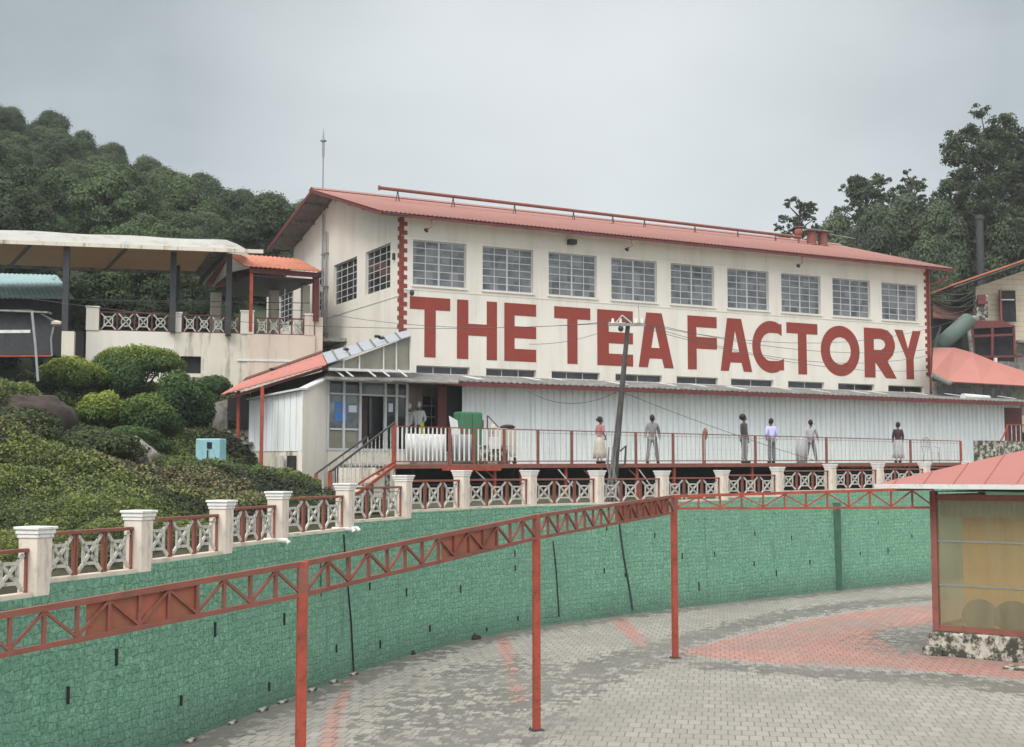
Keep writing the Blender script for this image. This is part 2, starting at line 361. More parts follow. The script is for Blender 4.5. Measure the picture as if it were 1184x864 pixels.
def at_arc(s):
    for i in range(1, len(arc)):
        if s <= arc[i]:
            t = (s-arc[i-1])/(arc[i]-arc[i-1]); a, b = WL[i-1], WL[i]
            d = Vector((b[0]-a[0], b[1]-a[1])).normalized()
            return Vector((a[0]+(b[0]-a[0])*t, a[1]+(b[1]-a[1])*t)), d
PX = [45,163,258,323,400,467,534,612,690,765,834,898,959,1014,1068,1118]
OFF = .17
PA = []
for p_ in PX:                               # pillars stand a little behind the wall face
    s_ = wall_at(p_)[2]
    for it in range(12):
        q_, d_ = at_arc(s_); c_ = q_+Vector((-d_.y, d_.x))*OFF
        q2, _ = at_arc(s_+.05); c2 = q2+Vector((-d_.y, d_.x))*OFF
        e0 = c_.x/c_.y-(p_-592)/F; e1 = c2.x/c2.y-(p_-592)/F; s_ -= max(-1,min(1,e0*.05/(e1-e0)))
    PA.append(s_)
LV = [-1.64,-1.48,-1.37,-1.27,-1.2,-1.05,-.91,-.9,-.9,-.9,-.88,-.79,-.64,-.60,-.56,-.5,-.45]   # wall top below the eye, bay by bay
LV = [H+z for z in LV]
PA_ext = [PA[0]-2.6*k for k in (4,3,2,1)]
def top_at(s):
    for k, a in enumerate(PA):
        if s < a+.12: return LV[k]
    return LV[-1]
# wall mesh with uv
ss = sorted(set([round(x,3) for x in np.arange(0, arc[-1]-.05, .4)]+[round(a+.12+e,3) for a in PA for e in (-.004,.004)]))
vs, fs, uvs = [], [], []
TH = .45
def wq(q, uvq):
    n = len(vs); vs.extend(q); fs.append((n,n+1,n+2,n+3)); uvs.extend(uvq)
for s0, s1 in zip(ss, ss[1:]):
    (p, d), (q, e) = at_arc(s0), at_arc(s1); n0 = Vector((-d.y, d.x)); n1 = Vector((-e.y, e.x))
    z0, z1 = top_at(s0), top_at(s1)
    nz = 1
    A = (p.x-n0.x*-.0-(-n0.x)*0, p.y)
    # slight batter: foot stands 8 cm proud
    f0 = p - n0*.0; f1 = q - n1*.0; b0 = p+n0*TH; b1 = q+n1*TH; g0 = p-n0*.08; g1 = q-n1*.08
    wq([(g0.x,g0.y,-.3),(g1.x,g1.y,-.3),(f1.x,f1.y,z1),(f0.x,f0.y,z0)], [(s0,-.3),(s1,-.3),(s1,z1),(s0,z0)])
    wq([(f0.x,f0.y,z0),(f1.x,f1.y,z1),(b1.x,b1.y,z1),(b0.x,b0.y,z0)], [(s0,z0),(s1,z1),(s1,z1+TH),(s0,z0+TH)])
    wq([(b0.x,b0.y,z0),(b1.x,b1.y,z1),(b1.x,b1.y,-.3),(b0.x,b0.y,-.3)], [(s0,z0),(s1,z1),(s1,-.3),(s0,-.3)])
me = bpy.data.meshes.new('retaining_wall'); me.from_pydata(vs, [], fs); me.materials.append(M['greenwall'])
ul = me.uv_layers.new(name='UVMap'); ul.data.foreach_set('uv', [c for u in uvs for c in u]); me.update()
RW = bpy.data.objects.new('retaining_wall', me); C.objects.link(RW)
tag(RW, 'long curving retaining wall of rough blocks painted green below the fence', 'retaining wall')
def on_wall(px, py, off=.0):
    x, y, s = wall_at(px); z = H+(548-py)/F*y*1.0
    p, d = at_arc(s); n = Vector((-d.y, d.x)); zz = max(0, z); q = p-n*(.08*(1-zz/3)+off)
    return Vector((q.x, q.y, P(px, py, q.y).z)), d
for (px, py, h) in [(83,804,.3),(138,760,.3),(211,810,.2),(250,728,.3),(329,716,.28),(311,794,.2),(388,750,.2),(427,678,.2),(469,685,.25),(495,727,.2),(438,745,.22),(531,681,.25),(594,657,.2),(594,640,.2),
                    (640,650,.2),(696,660,.2),(755,619,.2),(776,620,.2),(786,643,.25),(823,641,.2),(804,678,.35),(870,617,.2),(912,622,.2),(868,652,.2),(893,663,.25),(932,650,.2),(1012,605,.15),(1022,637,.3),(720,665,.15),(596,715,.15),(560,728,.12),(700,611,.2),(990,640,.15),(1050,620,.2)]:
    p, d = on_wall(px, py)
    h *= .8; MB().bar(p+Vector((0,0,-h/2)), p+Vector((0,0,h/2)), .03, .05, up=(d.x,d.y,0)).build('weep_hole', M['dark'], RW)
def crack(pts, r, m, name):
    q = [on_wall(a, b, .015)[0] for a, b in pts]; return MB().tube(q, r, 6).build(name, M[m], RW)
crack([(401,640),(402,680),(405,720),(407,776)], .018, 'dark', 'open_joint')
crack([(638,626),(641,660),(643,713)], .02, 'dark', 'open_joint')
crack([(714,600),(718,640),(724,680),(727,705)], .035, 'darksteel', 'drain_hose')
crack([(398,618),(399,640)], .018, 'dark', 'open_joint')
crack([(371,650),(371,690)], .01, 'dark', 'open_joint')
M['greenpier'] = mat('green_pier', (.05,.13,.085), .85, .2, 3, (.02,.04,.03), .8, 4, None, bmp=.5)
for (px,) in [(963,)]:
    x, y, s = wall_at(px); p, d = at_arc(s); n = Vector((-d.y, d.x))
    zt = top_at(s)
    MB().prism([(p.x-d.x*.1-n.x*.2,p.y-d.y*.1-n.y*.2,-.05),(p.x+d.x*.1-n.x*.2,p.y+d.y*.1-n.y*.2,-.05),(p.x+d.x*.1+n.x*.1,p.y+d.y*.1+n.y*.1,-.05),(p.x-d.x*.1+n.x*.1,p.y-d.y*.1+n.y*.1,-.05)], (0,0,zt-.35)).build('buttress', M['greenpier'], RW)
# ------------------------------------------------------------------ pillars and fence bays on the wall
def pillar_mesh(hh):
    a = MB().box(-.19,.19,-.19,.19,0,hh-.13).mesh('pillar', M['pillar'])
    return a
PCENT = []
for k, px in enumerate(PX):
    p, d = at_arc(PA[k]); n = Vector((-d.y, d.x)); c = p+n*OFF
    zl, zr = LV[k], LV[k+1]; zb = zl; zt = zl+ (1.0 if k > 3 else .93)
    if k in (2,3): zt = H+[0,0,-.45,-.33][k]
    if k >= 5: zt = max(zt, zr+.88)
    PCENT.append((c, d, zb, zt))
    lab = ORD[k]+' cream pillar with stepped white cap from the left on the green wall'
    t = thing('fence_pillar', lab, 'pillar', (c.x, c.y, zb), math.atan2(d.y, d.x), 'cream pillars along the green wall')
    hh = zt-zb
    MB().box(-.155,.155,-.155,.155,0,hh-.15).build('shaft', M['pillar'], t, bevel=.012)
    MB().box(-.17,.17,-.17,.17,hh-.15,hh-.10).box(-.185,.185,-.185,.185,hh-.098,hh-.04).box(-.205,.205,-.205,.205,hh-.038,hh).build('cap', M['cap'], t, bevel=.008)
    if k < 8: MB().box(-.165,.165,-.165,.165,-.35,-.001).build('footing', M['concrete'], t)
def grille(mb, cx, z0, z1, w, t=.035, ring=False, y=0):
    """concrete lattice: a diagonal cross tied by a square, horns to the four corners"""
    zc = (z0+z1)/2; hw = w/2; hh = (z1-z0)/2
    for sx in (-1, 1):
        mb.bar((cx-hw*sx*.97, y, z0), (cx+hw*sx*.97, y, z1), t, .05, up=(0,1,0))
    if ring:
        r = min(hw, hh)*.62; pts = [(cx+r*math.cos(a), y-.004, zc+r*math.sin(a)) for a in np.linspace(0, 2*math.pi, 17)]
        for a, b in zip(pts, pts[1:]): mb.bar(a, b, t, .045, up=(0,1,0))
    else:
        q = .56
        c4 = [(cx-hw*q, y-.004, zc-hh*q), (cx+hw*q, y-.004, zc-hh*q), (cx+hw*q, y-.004, zc+hh*q), (cx-hw*q, y-.004, zc+hh*q)]
        for i in range(4): mb.bar(c4[i], c4[(i+1)%4], t*.9, .045, up=(0,1,0))
for k in range(-1, len(PX)-1):
    if k == -1:
        c1 = PCENT[0][0]; d0 = PCENT[0][1]; c0 = c1-d0*2.4; zb = LV[0]
    else:
        c0 = PCENT[k][0]; c1 = PCENT[k+1][0]; zb = LV[k+1]
    dv = c1-c0; ln = dv.length; ang = math.atan2(dv.y, dv.x)
    nm = ('leftmost fence bay cut by the photo edge, grey crosses under a rusty rail' if k < 0 else
          ORD[k]+' full fence bay from the left, pale crosses between rusty posts above green wall')
    t = thing('fence_bay', nm, 'fence panel', (c0.x, c0.y, zb), ang, 'fence bays with cross panels between the pillars')
    x0, x1 = .16, ln-.16; hR = .62
    if k >= 0: hR = min(.66, PCENT[k+1][3]-zb-.18) if k < 3 else .72
    if k >= 4: hR = .74
    MB().box(x0, x1, -.10, .10, 0, .055).build('kerb', M['pinkish'], t)
    MB().bar((x0, 0, hR), (x1, 0, hR), .05, .07).build('top_rail', M['redfaded'], t, bevel=.008)
    MB().bar((x0, 0, hR-.1), (x1, 0, hR-.1), .014, .014).build('wire_rail', M['darksteel'], t)
    npn = 3
    pw = (x1-x0)/npn
    for j in range(npn+1):
        xx = x0+j*pw
        offs = (-.035,.035) if 0 < j < npn else ((.02,) if j == 0 else (-.02,))
        for o_ in offs: MB().box(xx+o_-.014, xx+o_+.014, -.02, .02, .055, hR-.026).build('upright', M['redfaded'], t)
    gm = MB(); grille(gm, 0, .09, hR-.06, pw-.13, .032); gme = gm.mesh('cross_panel', M['grill'])
    for j in range(npn): shared('cross_panel', gme, t, (x0+(j+.5)*pw, 0, 0))
# drain spouts under two pillars
for px, py in ((327,625),(403,612),(409,611)):
    p, d = on_wall(px, py, -.05); n = Vector((-d.y, d.x, 0))
    o = MB().tube([p+n*.3, p-n*.16, p-n*.2-Vector((0,0,.05))], .045, 10).build('drain_spout', M['cap'], RW)
# ------------------------------------------------------------------ steel truss frame on posts
TP = [(-30,P(-30,720,15.1)),(350,P(350,652,15.8)),(620,P(620,597,21.7)),(780,P(780,574,30.1)),(1083,P(1083,565,30.6))]
# the first span runs on past the left edge
T0 = P(0,712,13.0); T1 = P(350,652,15.8); T2 = P(620,597,21.7); T3 = P(779,574,30.1); T4 = P(1082,565,30.5)
Tm1 = T0+(T0-T1)*.55
def truss(a, b, ha, hb, nb, label, plates=(), m='redfaded'):
    ln = (b-a).length; a2 = a; t = thing('steel_truss', label, 'truss', a, 0, 'rusty red trusses joining the posts')
    b = b-a; a = Vector((0,0,0)); dz = Vector((0,0,1))
    MB().bar(a, b, .065, .06).build('top_chord', M[m], t); MB().bar(a-dz*ha, b-dz*hb, .055, .05).build('bottom_chord', M[m], t)
    side = (b-a).cross(dz).normalized()
    for k in range(nb+1):
        f = k/nb; p = a.lerp(b, f); h = ha+(hb-ha)*f
        MB().bar(p-dz*.03, p-dz*(h-.027), .042, .036, up=side).build('strut', M[m], t)
        if k < nb:
            f2 = (k+1)/nb; q = a.lerp(b, f2); h2 = ha+(hb-ha)*f2
            if k % 2: MB().bar(p-dz*.03, q-dz*(h2-.03), .038, .03, up=side).build('brace', M[m], t)
            else: MB().bar(p-dz*(h-.03), q-dz*.03, .038, .03, up=side).build('brace', M[m], t)
    for f0, f1 in plates:
        p, q = a.lerp(b, f0), a.lerp(b, f1); h0 = ha+(hb-ha)*f0; h1 = ha+(hb-ha)*f1; sd_ = side*-.022
        if sd_.y < 0: sd_ = -sd_
        MB().prism([p+sd_-dz*.03, q+sd_-dz*.03, q+sd_-dz*(h1-.03), p+sd_-dz*(h0-.03)], sd_*.3).build('sheet_plate', M['sheet'], t)
    return t
truss(Tm1, T1-(T1-T0)*.01, .40, .37, 16, 'nearest rusty truss span running out of the photo at left, long sheet plate in it', [((.52),(.75))])
truss(T1+(T2-T1)*.012, T2-(T2-T1)*.008, .37, .36, 14, 'middle rusty truss span with sheet plates between the nearest and middle posts', [(.52,.80)])
truss(T2+(T3-T2)*.008, T3-(T3-T2)*.006, .36, .37, 18, 'far rusty truss span full of sheet plates between the middle and far posts', [(.50,.97)])
truss(T3+(T4-T3)*.012, T4-(T4-T3)*.01, .28, .44, 12, 'level maroon truss span from the far post to the kiosk corner', [], 'red')
for q, lab, r_ in ((T1,'nearest and thickest red square steel post in front of the green wall',.058),(T2,'middle red steel post standing on the paving between two trusses',.055),(T3,'farthest red steel post at the tip of the pink paving',.06)):
    t = thing('steel_post', lab, 'post', (q.x, q.y, 0), R(20), 'red posts carrying the trusses')
    MB().box(-r_, r_, -r_, r_, 0, q.z+.03).build('shaft', M['red'], t, bevel=.006)
    MB().box(-r_*1.02, r_*1.02, -r_*1.02, r_*1.02, q.z-.35, q.z-.05).build('collar', M['redfaded'], t)
    MB().box(-.10,.10,-.10,.10,0.004,.02).build('base_plate', M['darksteel'], t)
    for sx in (-1,1): MB().tube([(sx*.08,.08,.02),(sx*.08,.08,.04)],.012,6).build('bolt', M['darksteel'], t)
# ------------------------------------------------------------------ paving
def polyw(pxs): return np.array([[*PG(a, b)[:2]] for a, b in pxs])
reds = [polyw([(783,755),(800,749),(860,735),(930,718),(1000,706),(1085,698),(1500,690),(1500,800),(1184,786),(1100,778),(1000,771),(900,768),(850,763)]),
        polyw([(571,730),(585,729),(600,770),(612,815),(592,816),(582,770)]), polyw([(401,781),(413,778),(396,825),(384,900),(362,900),(377,830)]), polyw([(699,711),(716,708),(755,746),(737,749)])]
greyp = polyw([(1008,735),(1030,727),(1090,721),(1200,722),(1200,757),(1090,758),(1040,752)])
def band(pts, w0, w1):
    a = []; b = []
    for k, (x, y) in enumerate(pts):
        w_ = w0+(w1-w0)*k/(len(pts)-1); a.append((x, y-w_)); b.append((x, y+w_))
    return polyw(a+b[::-1])
darks = [band([(520,880),(600,818),(660,780),(730,760),(800,738),(900,713),(1000,698),(1100,690)], 15, 2.5),
         band([(610,880),(650,812),(690,790),(745,768),(790,760)], 9, 4),
         band([(800,768),(900,775),(1000,782),(1100,787),(1200,800)], 4, 7),
         polyw([(430,864),(455,812),(520,775),(590,762),(640,768),(640,800),(600,850),(520,900),(430,900)]), greyp]
def sdist(poly, X, Y):                       # signed distance, positive inside
    d = np.full(X.shape, 1e9); ins = np.zeros(X.shape, bool); n = len(poly)
    for i in range(n):
        x0, y0 = poly[i]; x1, y1 = poly[(i+1)%n]; ex, ey = x1-x0, y1-y0
        t = np.clip(((X-x0)*ex+(Y-y0)*ey)/(ex*ex+ey*ey+1e-12), 0, 1)
        d = np.minimum(d, np.hypot(X-x0-t*ex, Y-y0-t*ey))
        c = ((y0 > Y) != (y1 > Y)) & (X < ex*(Y-y0)/(ey+1e-12)+x0); ins ^= c
    return np.where(ins, d, -d)
xs = np.concatenate([np.array([-60,-30,-14]), np.arange(-9, 21, .15), np.array([24,30,40,60,90])])
ys = np.concatenate([np.array([-60,-30,-10,0,6]), np.arange(10, 54, .18), np.array([58,64,75])])
GX, GY = np.meshgrid(xs, ys)
rd = np.maximum.reduce([sdist(p, GX, GY) for p in reds]); rd = np.minimum(rd, -sdist(greyp, GX, GY))
dk = np.maximum.reduce([np.minimum(sdist(p, GX, GY), .32)*(1 if i < 3 else .35) for i, p in enumerate(darks)])
# damp strip along the wall foot
wl = np.array(WL); dmin = np.full(GX.shape, 1e9)
for i in range(30, len(wl)-1): dmin = np.minimum(dmin, np.hypot(GX-wl[i,0], GY-wl[i,1]))
dk = np.maximum(dk, .25-np.maximum(dmin-.5, 0)*.9)
def gridmesh(name, X, Y, Z, m, attrs=None):
    ny, nx = X.shape; me = bpy.data.meshes.new(name)
    v = np.stack([X, Y, Z], -1).reshape(-1, 3); i = np.arange(nx*ny).reshape(ny, nx)
    f = np.stack([i[:-1,:-1], i[:-1,1:], i[1:,1:], i[1:,:-1]], -1).reshape(-1, 4)
    me.vertices.add(len(v)); me.vertices.foreach_set('co', v.ravel().astype(np.float32))
    me.loops.add(f.size); me.loops.foreach_set('vertex_index', f.ravel().astype(np.int32))
    me.polygons.add(len(f)); me.polygons.foreach_set('loop_start', np.arange(0, f.size, 4, dtype=np.int32))
    me.polygons.foreach_set('use_smooth', np.ones(len(f), bool))
    me.update(calc_edges=True); me.validate()
    for n_, a_ in (attrs or {}).items():
        at = me.attributes.new(n_, 'FLOAT', 'POINT'); at.data.foreach_set('value', a_.ravel().astype(np.float32))
    me.materials.append(m); o = bpy.data.objects.new(name, me); C.objects.link(o); return o
struct(gridmesh('pavement', GX, GY, np.zeros_like(GX), M['paving'], {'red': np.clip(rd,-1,1), 'dark': np.clip(dk,-1,1)}))
struct(MB().quad((-300,-300,-.06),(300,-300,-.06),(300,300,-.06),(-300,300,-.06)).build('ground', M['grass']))
for px, py, lab in ((544,739,'larger dark clod of dirt at the foot of the green wall'),(474,757,'smaller dark clod of dirt lying near the green wall foot')):
    q = PG(px, py); s_ = .16 if px > 500 else .09
    tag(MB().ellipsoid((q.x,q.y,.03),(s_*1.6,s_,s_*.9),12,8,.2).build('dirt_clod', M['soil']), lab, 'dirt clod')
# kerb stones showing along the foot of the wall at the left
for k in range(7):
    s_ = wall_at(225)[2]+k*1.1+random.uniform(-.3,.3); p, d = at_arc(s_); n = Vector((-d.y, d.x)); c = p-n*.16
    t = MB().box(-.15,.12,-.05,.05,0,.04+.03*random.random()).build('edging_stone', M['plinth'], None, bevel=.02)
    t.location = (c.x, c.y, 0.0); t.rotation_euler = (0,0,math.atan2(d.y,d.x)+random.uniform(-.1,.1))
    tag(t, 'one of the whitish edging stones in a row at the foot of the green wall', 'edging stone', 'edging stones at the foot of the green wall')
# ------------------------------------------------------------------ terrain behind the wall
ctrl = []
for k, px in enumerate(PX+[1200,1350]):
    w_ = wall_at(px); z = LV[min(k+1, len(LV)-1)]-.06
    ctrl.append((w_[0], w_[1]+.3, z))
for s_ in (0,8,16,22,28): p, d = at_arc(s_); ctrl.append((p.x-.3, p.y, LV[0]-.06))
for px, py, Y in [(0,640,19.5),(0,560,25),(0,500,30),(0,455,38),(0,432,46),(60,442,47),(110,468,48),(-200,600,22),(-200,470,32),(-250,420,48),
                  (90,600,23),(90,540,30),(90,508,37),(160,580,26),(160,540,34),(160,502,42),(240,590,27.5),(240,545,33.5),(240,508,42),(250,470,48),
                  (300,590,29),(300,560,35),(310,578,38),(345,585,37),(380,582,36),(420,576,36),(190,456,49),(240,458,50),(-60,415,51)]:
    p = P(px, py, Y); ctrl.append(tuple(p))
for x, y, z in [(0,40,3.25),(5,44,3.25),(10,49,3.4),(15,53,3.6),(22,60,3.9),(-2,37,3.2),(-4,40,3.3),(-6.5,42,3.1),(-5,43.4,3.2),(-3.2,43.5,3.3),(-3,41,3.3),(0,50,4.1),(10,55,4.2),(20,66,4.2),(-8,56,8.3),(-14,57,8.4),(-20,56,8.2),(-5,62,7),(-8,48,6.0),(0,70,4.5),(20,75,5),(32,72,5),(28,62,4.2),(-30,56,8.2),(-45,50,8),(50,75,5)]: ctrl.append((x,y,z))
ctrl = np.array(ctrl)
def hfun(X, Y):
    X = np.asarray(X, float); Y = np.asarray(Y, float); num = np.zeros_like(X); den = np.zeros_like(X)
    for x, y, z in ctrl:
        w_ = 1/((X-x)**2+(Y-y)**2+.15)**1.6; num += w_*z; den += w_
    return num/den
rows = []
sgrid = np.arange(0, arc[-1]-.1, .6)
for b in [0.42,.7,1.1,1.6,2.2,3,4,5,6,7,8,9.5,11,12.5,14,16,18,21,25,30,36,44]:
    r_ = []
    for s_ in sgrid:
        p, d = at_arc(s_); r0 = Vector((-.34, .94)) if p.y < 45 else Vector((-.1,1))
        n = Vector((-d.y, d.x)); f = min(1, b/8); dd = (n*(1-f)+r0*f).normalized() if p.y > 15 else n
        q = p+dd*b if b > .5 else p+n*b
        r_.append((q.x, q.y))
    rows.append(r_)
G = np.array(rows); TX, TY = G[...,0], G[...,1]; TZ = hfun(TX, TY)
TZ[0] = [top_at(s_)-.05 for s_ in sgrid]
M['bank'] = mat('bank_soil', (.05,.055,.028), .95, .4, 2, (.04,.03,.02), .8, 2, None, bmp=.6)
struct(gridmesh('garden_bank', TX, TY, TZ, M['bank']))
# ------------------------------------------------------------------ leaves
def leafmesh(name, pts, nrm, size, m, tint, fold=.35, asp=1.6):
    n = len(pts); rv = RNG.normal(size=(n,3)); nn = nrm/np.maximum(np.linalg.norm(nrm,axis=1,keepdims=True),1e-6)
    a = np.cross(nn, rv); a /= np.maximum(np.linalg.norm(a,axis=1,keepdims=True),1e-6); b = np.cross(nn, a)
    s_ = (size*RNG.uniform(.6,1.3,n))[:,None]
    A = a*s_*.5*asp; Bv = b*s_*.5; Nf = nn*s_*fold
    v = np.stack([pts-A, pts+Bv-Nf*.3, pts+A, pts-Bv-Nf*.3], 1).reshape(-1,3)
    me = bpy.data.meshes.new(name); me.vertices.add(4*n); me.vertices.foreach_set('co', v.ravel().astype(np.float32))
    me.loops.add(4*n); me.loops.foreach_set('vertex_index', np.arange(4*n, dtype=np.int32))
    me.polygons.add(n); me.polygons.foreach_set('loop_start', np.arange(0,4*n,4,dtype=np.int32))
    me.update(calc_edges=True)
    at = me.attributes.new('tint','FLOAT','POINT'); at.data.foreach_set('value', np.repeat(np.clip(tint,0,1),4).astype(np.float32))
    me.materials.append(m); return me
def sph(n):
    v = RNG.normal(size=(n,3)); return v/np.linalg.norm(v,axis=1,keepdims=True)
def clump_crown(name, clumps, per, size, m, jitter=.35, tintbase=None, wide=False):
    P_, N_, T_ = [], [], []
    for (c, r) in clumps:
        r = np.array(r if isinstance(r,(list,tuple)) else (r,r,r*.8)); k = int(per*(r[0]*r[1]+r[2]*r[0])/2)+6
        d = sph(k); d[:,2] = np.where(d[:,2] < -.5, -d[:,2], d[:,2])
        rad = RNG.uniform(.25,1.3,(k,1)) if wide else RNG.uniform(.62,1.1,(k,1))+(RNG.uniform(size=(k,1))<.12)*.25
        P_.append(np.array(c)+d*r*rad); nn = d+RNG.normal(size=(k,3))*jitter+np.array([0,0,.25]); N_.append(nn)
        base_ = RNG.uniform(.1,.55) if tintbase is None else tintbase
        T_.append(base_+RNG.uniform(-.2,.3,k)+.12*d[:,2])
    return leafmesh(name, np.concatenate(P_), np.concatenate(N_), size, m, np.concatenate(T_))
def noise2(X, Y, sc, seed=0):
    r = np.random.default_rng(seed); out = np.zeros_like(X, float)
    for k in range(10):
        a = r.uniform(0, 6.28); f = sc*r.uniform(.6,1.9); out += np.sin(f*(X*math.cos(a)+Y*math.sin(a))+r.uniform(0,6.28))/(.7+f/sc)
    return out/4.5
# ground cover on the garden bank: leafy mounds
def cover_h(X, Y): return .30*noise2(X, Y, 1.8, 3)+.20*noise2(X, Y, 5.0, 4)+.07*noise2(X, Y, 11, 5)
n = 420000
sx = RNG.uniform(-17, -1.5, n*4); sy = RNG.uniform(13, 54, n*4)
wx = np.interp(sy, [p[1] for p in WL[:110]], [p[0] for p in WL[:110]])
back = np.interp(sx, [-22,-10.3,-9.0,-8.4,-6.6,-5.4,-1.5], [52.5,52.5,44,42.7,41.6,39.5,36.5])
px_ = sx/sy*F+592
keep = (sx < wx-.75) & (sy < back) & (px_ > -90) & (px_ < 372+ (sy<33)*70)
dens = np.clip((19/sy)**1.1, .25, 1); keep &= RNG.uniform(size=n*4) < dens
sx, sy = sx[keep][:n], sy[keep][:n]
hz = hfun(sx, sy); hh = cover_h(sx, sy)
px_ = sx/sy*F+592
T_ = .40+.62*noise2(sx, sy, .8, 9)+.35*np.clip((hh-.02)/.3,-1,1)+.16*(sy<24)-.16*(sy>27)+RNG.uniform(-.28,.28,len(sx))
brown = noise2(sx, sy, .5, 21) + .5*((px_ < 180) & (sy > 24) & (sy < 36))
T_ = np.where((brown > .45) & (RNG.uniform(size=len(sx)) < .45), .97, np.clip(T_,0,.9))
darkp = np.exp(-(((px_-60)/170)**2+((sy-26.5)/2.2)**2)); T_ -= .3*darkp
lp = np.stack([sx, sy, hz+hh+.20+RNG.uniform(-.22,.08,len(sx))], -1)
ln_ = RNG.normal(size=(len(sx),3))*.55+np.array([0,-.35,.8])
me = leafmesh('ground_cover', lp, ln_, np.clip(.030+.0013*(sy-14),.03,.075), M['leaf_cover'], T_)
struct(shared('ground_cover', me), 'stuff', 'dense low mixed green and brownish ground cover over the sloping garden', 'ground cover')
gx, gy = np.meshgrid(np.arange(-22,-1.5,.22), np.arange(13,54,.3))
wx2 = np.interp(gy, [p[1] for p in WL[:110]], [p[0] for p in WL[:110]])
bk = np.interp(gx, [-22,-10.3,-8.9,-7.4,-6.2,-1.5], [52.5,52.5,44,40.5,37.5,36.0])
ok = (gx < wx2-.8) & (gy < bk) & ~((gx > -7.4) & (gy > 36.5))
Z = np.where(ok, hfun(gx,gy)+cover_h(gx,gy)+.05, hfun(gx,gy)-.5)
Z = np.where(gx > wx2-.2, -.5, Z)
# shrubs
def shrub(px, py, Y, wpx, hpx, label, tb=.35, name='round_shrub', topy=True, m='leaf_shrub', dens=1000):
    c = P(px, py, Y); rw = wpx/1.8/F*Y; rh = hpx/1.8/F*Y; gz = float(hfun(c.x, c.y)); gz = min(gz, c.z-rh*.6)
    t = thing(name, label, 'shrub', (c.x, c.y, gz), 0)
    cl = []
    for k in range(26):
        d = sph(1)[0]; d[1] *= .9; d[2] = abs(d[2])*1.0 - .25
        cl.append(((d[0]*rw*.68, d[1]*rw*.62, c.z-gz+d[2]*rh*.72), (rw*.34, rw*.34, rh*.36)))
    cl.append(((0,0,c.z-gz),(rw*.66,rw*.6,rh*.68)))
    P_, N_, T_ = [], [], []
    for cc, r in cl:
        r = np.array(r); k = int(dens*(r[0]*r[2])*4)+40; d = sph(k); rad = RNG.uniform(.72,1.12,(k,1)); pts = np.array(cc)+d*r*rad
        P_.append(pts); N_.append(d+RNG.normal(size=(k,3))*.45+np.array([0,0,.2]))
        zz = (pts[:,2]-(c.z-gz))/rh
        T_.append(tb+RNG.uniform(-.22,.22,k)+(np.clip(zz,-.6,1)*.38 if topy else 0))  # yellower tops: new growth, partly top light put into the tint
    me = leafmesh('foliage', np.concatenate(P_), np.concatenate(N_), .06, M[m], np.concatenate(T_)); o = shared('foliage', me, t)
    st = MB()
    for k in range(5):
        a = k*1.3; st.tube([(0,0,0),(math.cos(a)*rw*.3,math.sin(a)*rw*.3,(c.z-gz)*.6),(math.cos(a)*rw*.5,math.sin(a)*rw*.5,c.z-gz)],[.05,.035,.02],6)
    st.build('stem', M['bark'], t)
    return t
shrub(162,420,47,96,46,'broad flat topped bright green shrub against the cream terrace wall',.5)
shrub(84,437,45,78,52,'yellow green topped rounded shrub beside the dark booth',.55)
shrub(140,440,46,60,60,'dark green shrub filling the gap below the broad bright shrub',.2)
shrub(118,478,40,62,54,'small rounded shrub with the yellowest new leaves, lowest of the clump',.58)
shrub(172,487,40,70,66,'dark rounded shrub beside the yellowest one above the leaning rock',.3)
shrub(206,470,43,74,84,'tall dark shrub at the right end of the clump toward the shed',.12)
shrub(150,512,38.5,90,40,'deep green shrub under the clump right behind the rock',.12)
shrub(228,478,46,40,70,'narrow bright green shrub next to the grey concrete shed panel',.42)
shrub(248,448,50,40,30,'small dark bush under the dark square opening in the terrace wall',.15)
shrub(300,560,35.5,80,44,'dark low shrub at the foot of the white corrugated building',.08)
shrub(18,505,31,120,70,'olive brown straggly bush at the left edge below the soil mound',.3,topy=False,m='leaf_cover')
shrub(110,520,32,120,46,'olive brown straggly bush left of the leaning rock',.3,topy=False,m='leaf_cover')
# soil mound
q = P(18,462,38); t = MB().ellipsoid((0,0,0),(2.1,1.6,.85),60,30,.02).build('soil_mound', M['soil'], None, True); t.location = (q.x-.3,q.y,q.z-.62)
tag(t, 'dark brown rounded heap of tea waste soil at the left edge', 'soil heap')
# rock, blue box
q = P(158,552,33.0)
rk = MB(); rk.prism([(-.42,-.1,-.5),(.35,-.2,-.6),(.30,-.05,.25),(-.28,-.1,.52),(-.50,-.1,.40)],(.1,.45,.05)); 
o = rk.build('garden_rock', M['rock'], None, False, .06); o.location = q+Vector((0,0,.42)); o.scale = (1.15,1,1.1); o.rotation_euler = (0,.25,.2); tag(o, 'leaning pale grey slab of rock in the garden ground cover', 'rock')
q = P(243,533,36.5); t = thing('meter_box', 'pale blue box with a dark slot standing in the garden by the shed', 'box', q, R(-8))
MB().box(-.36,.36,-.2,.3,0,.62).build('body', M['cyan'], t, bevel=.03); MB().box(-.02,.12,-.215,-.195,.34,.52).build('slot', M['dark'], t); MB().box(-.02,.02,-.21,-.198,0.02,.30).build('groove', M['dark'], t)
MB().box(-.44,.44,-.25,.35,-.08,-.002).build('base_slab', M['concrete'], t)
for px, py, h_ in ((294,566,.35),(294,560,.4)):
    pass
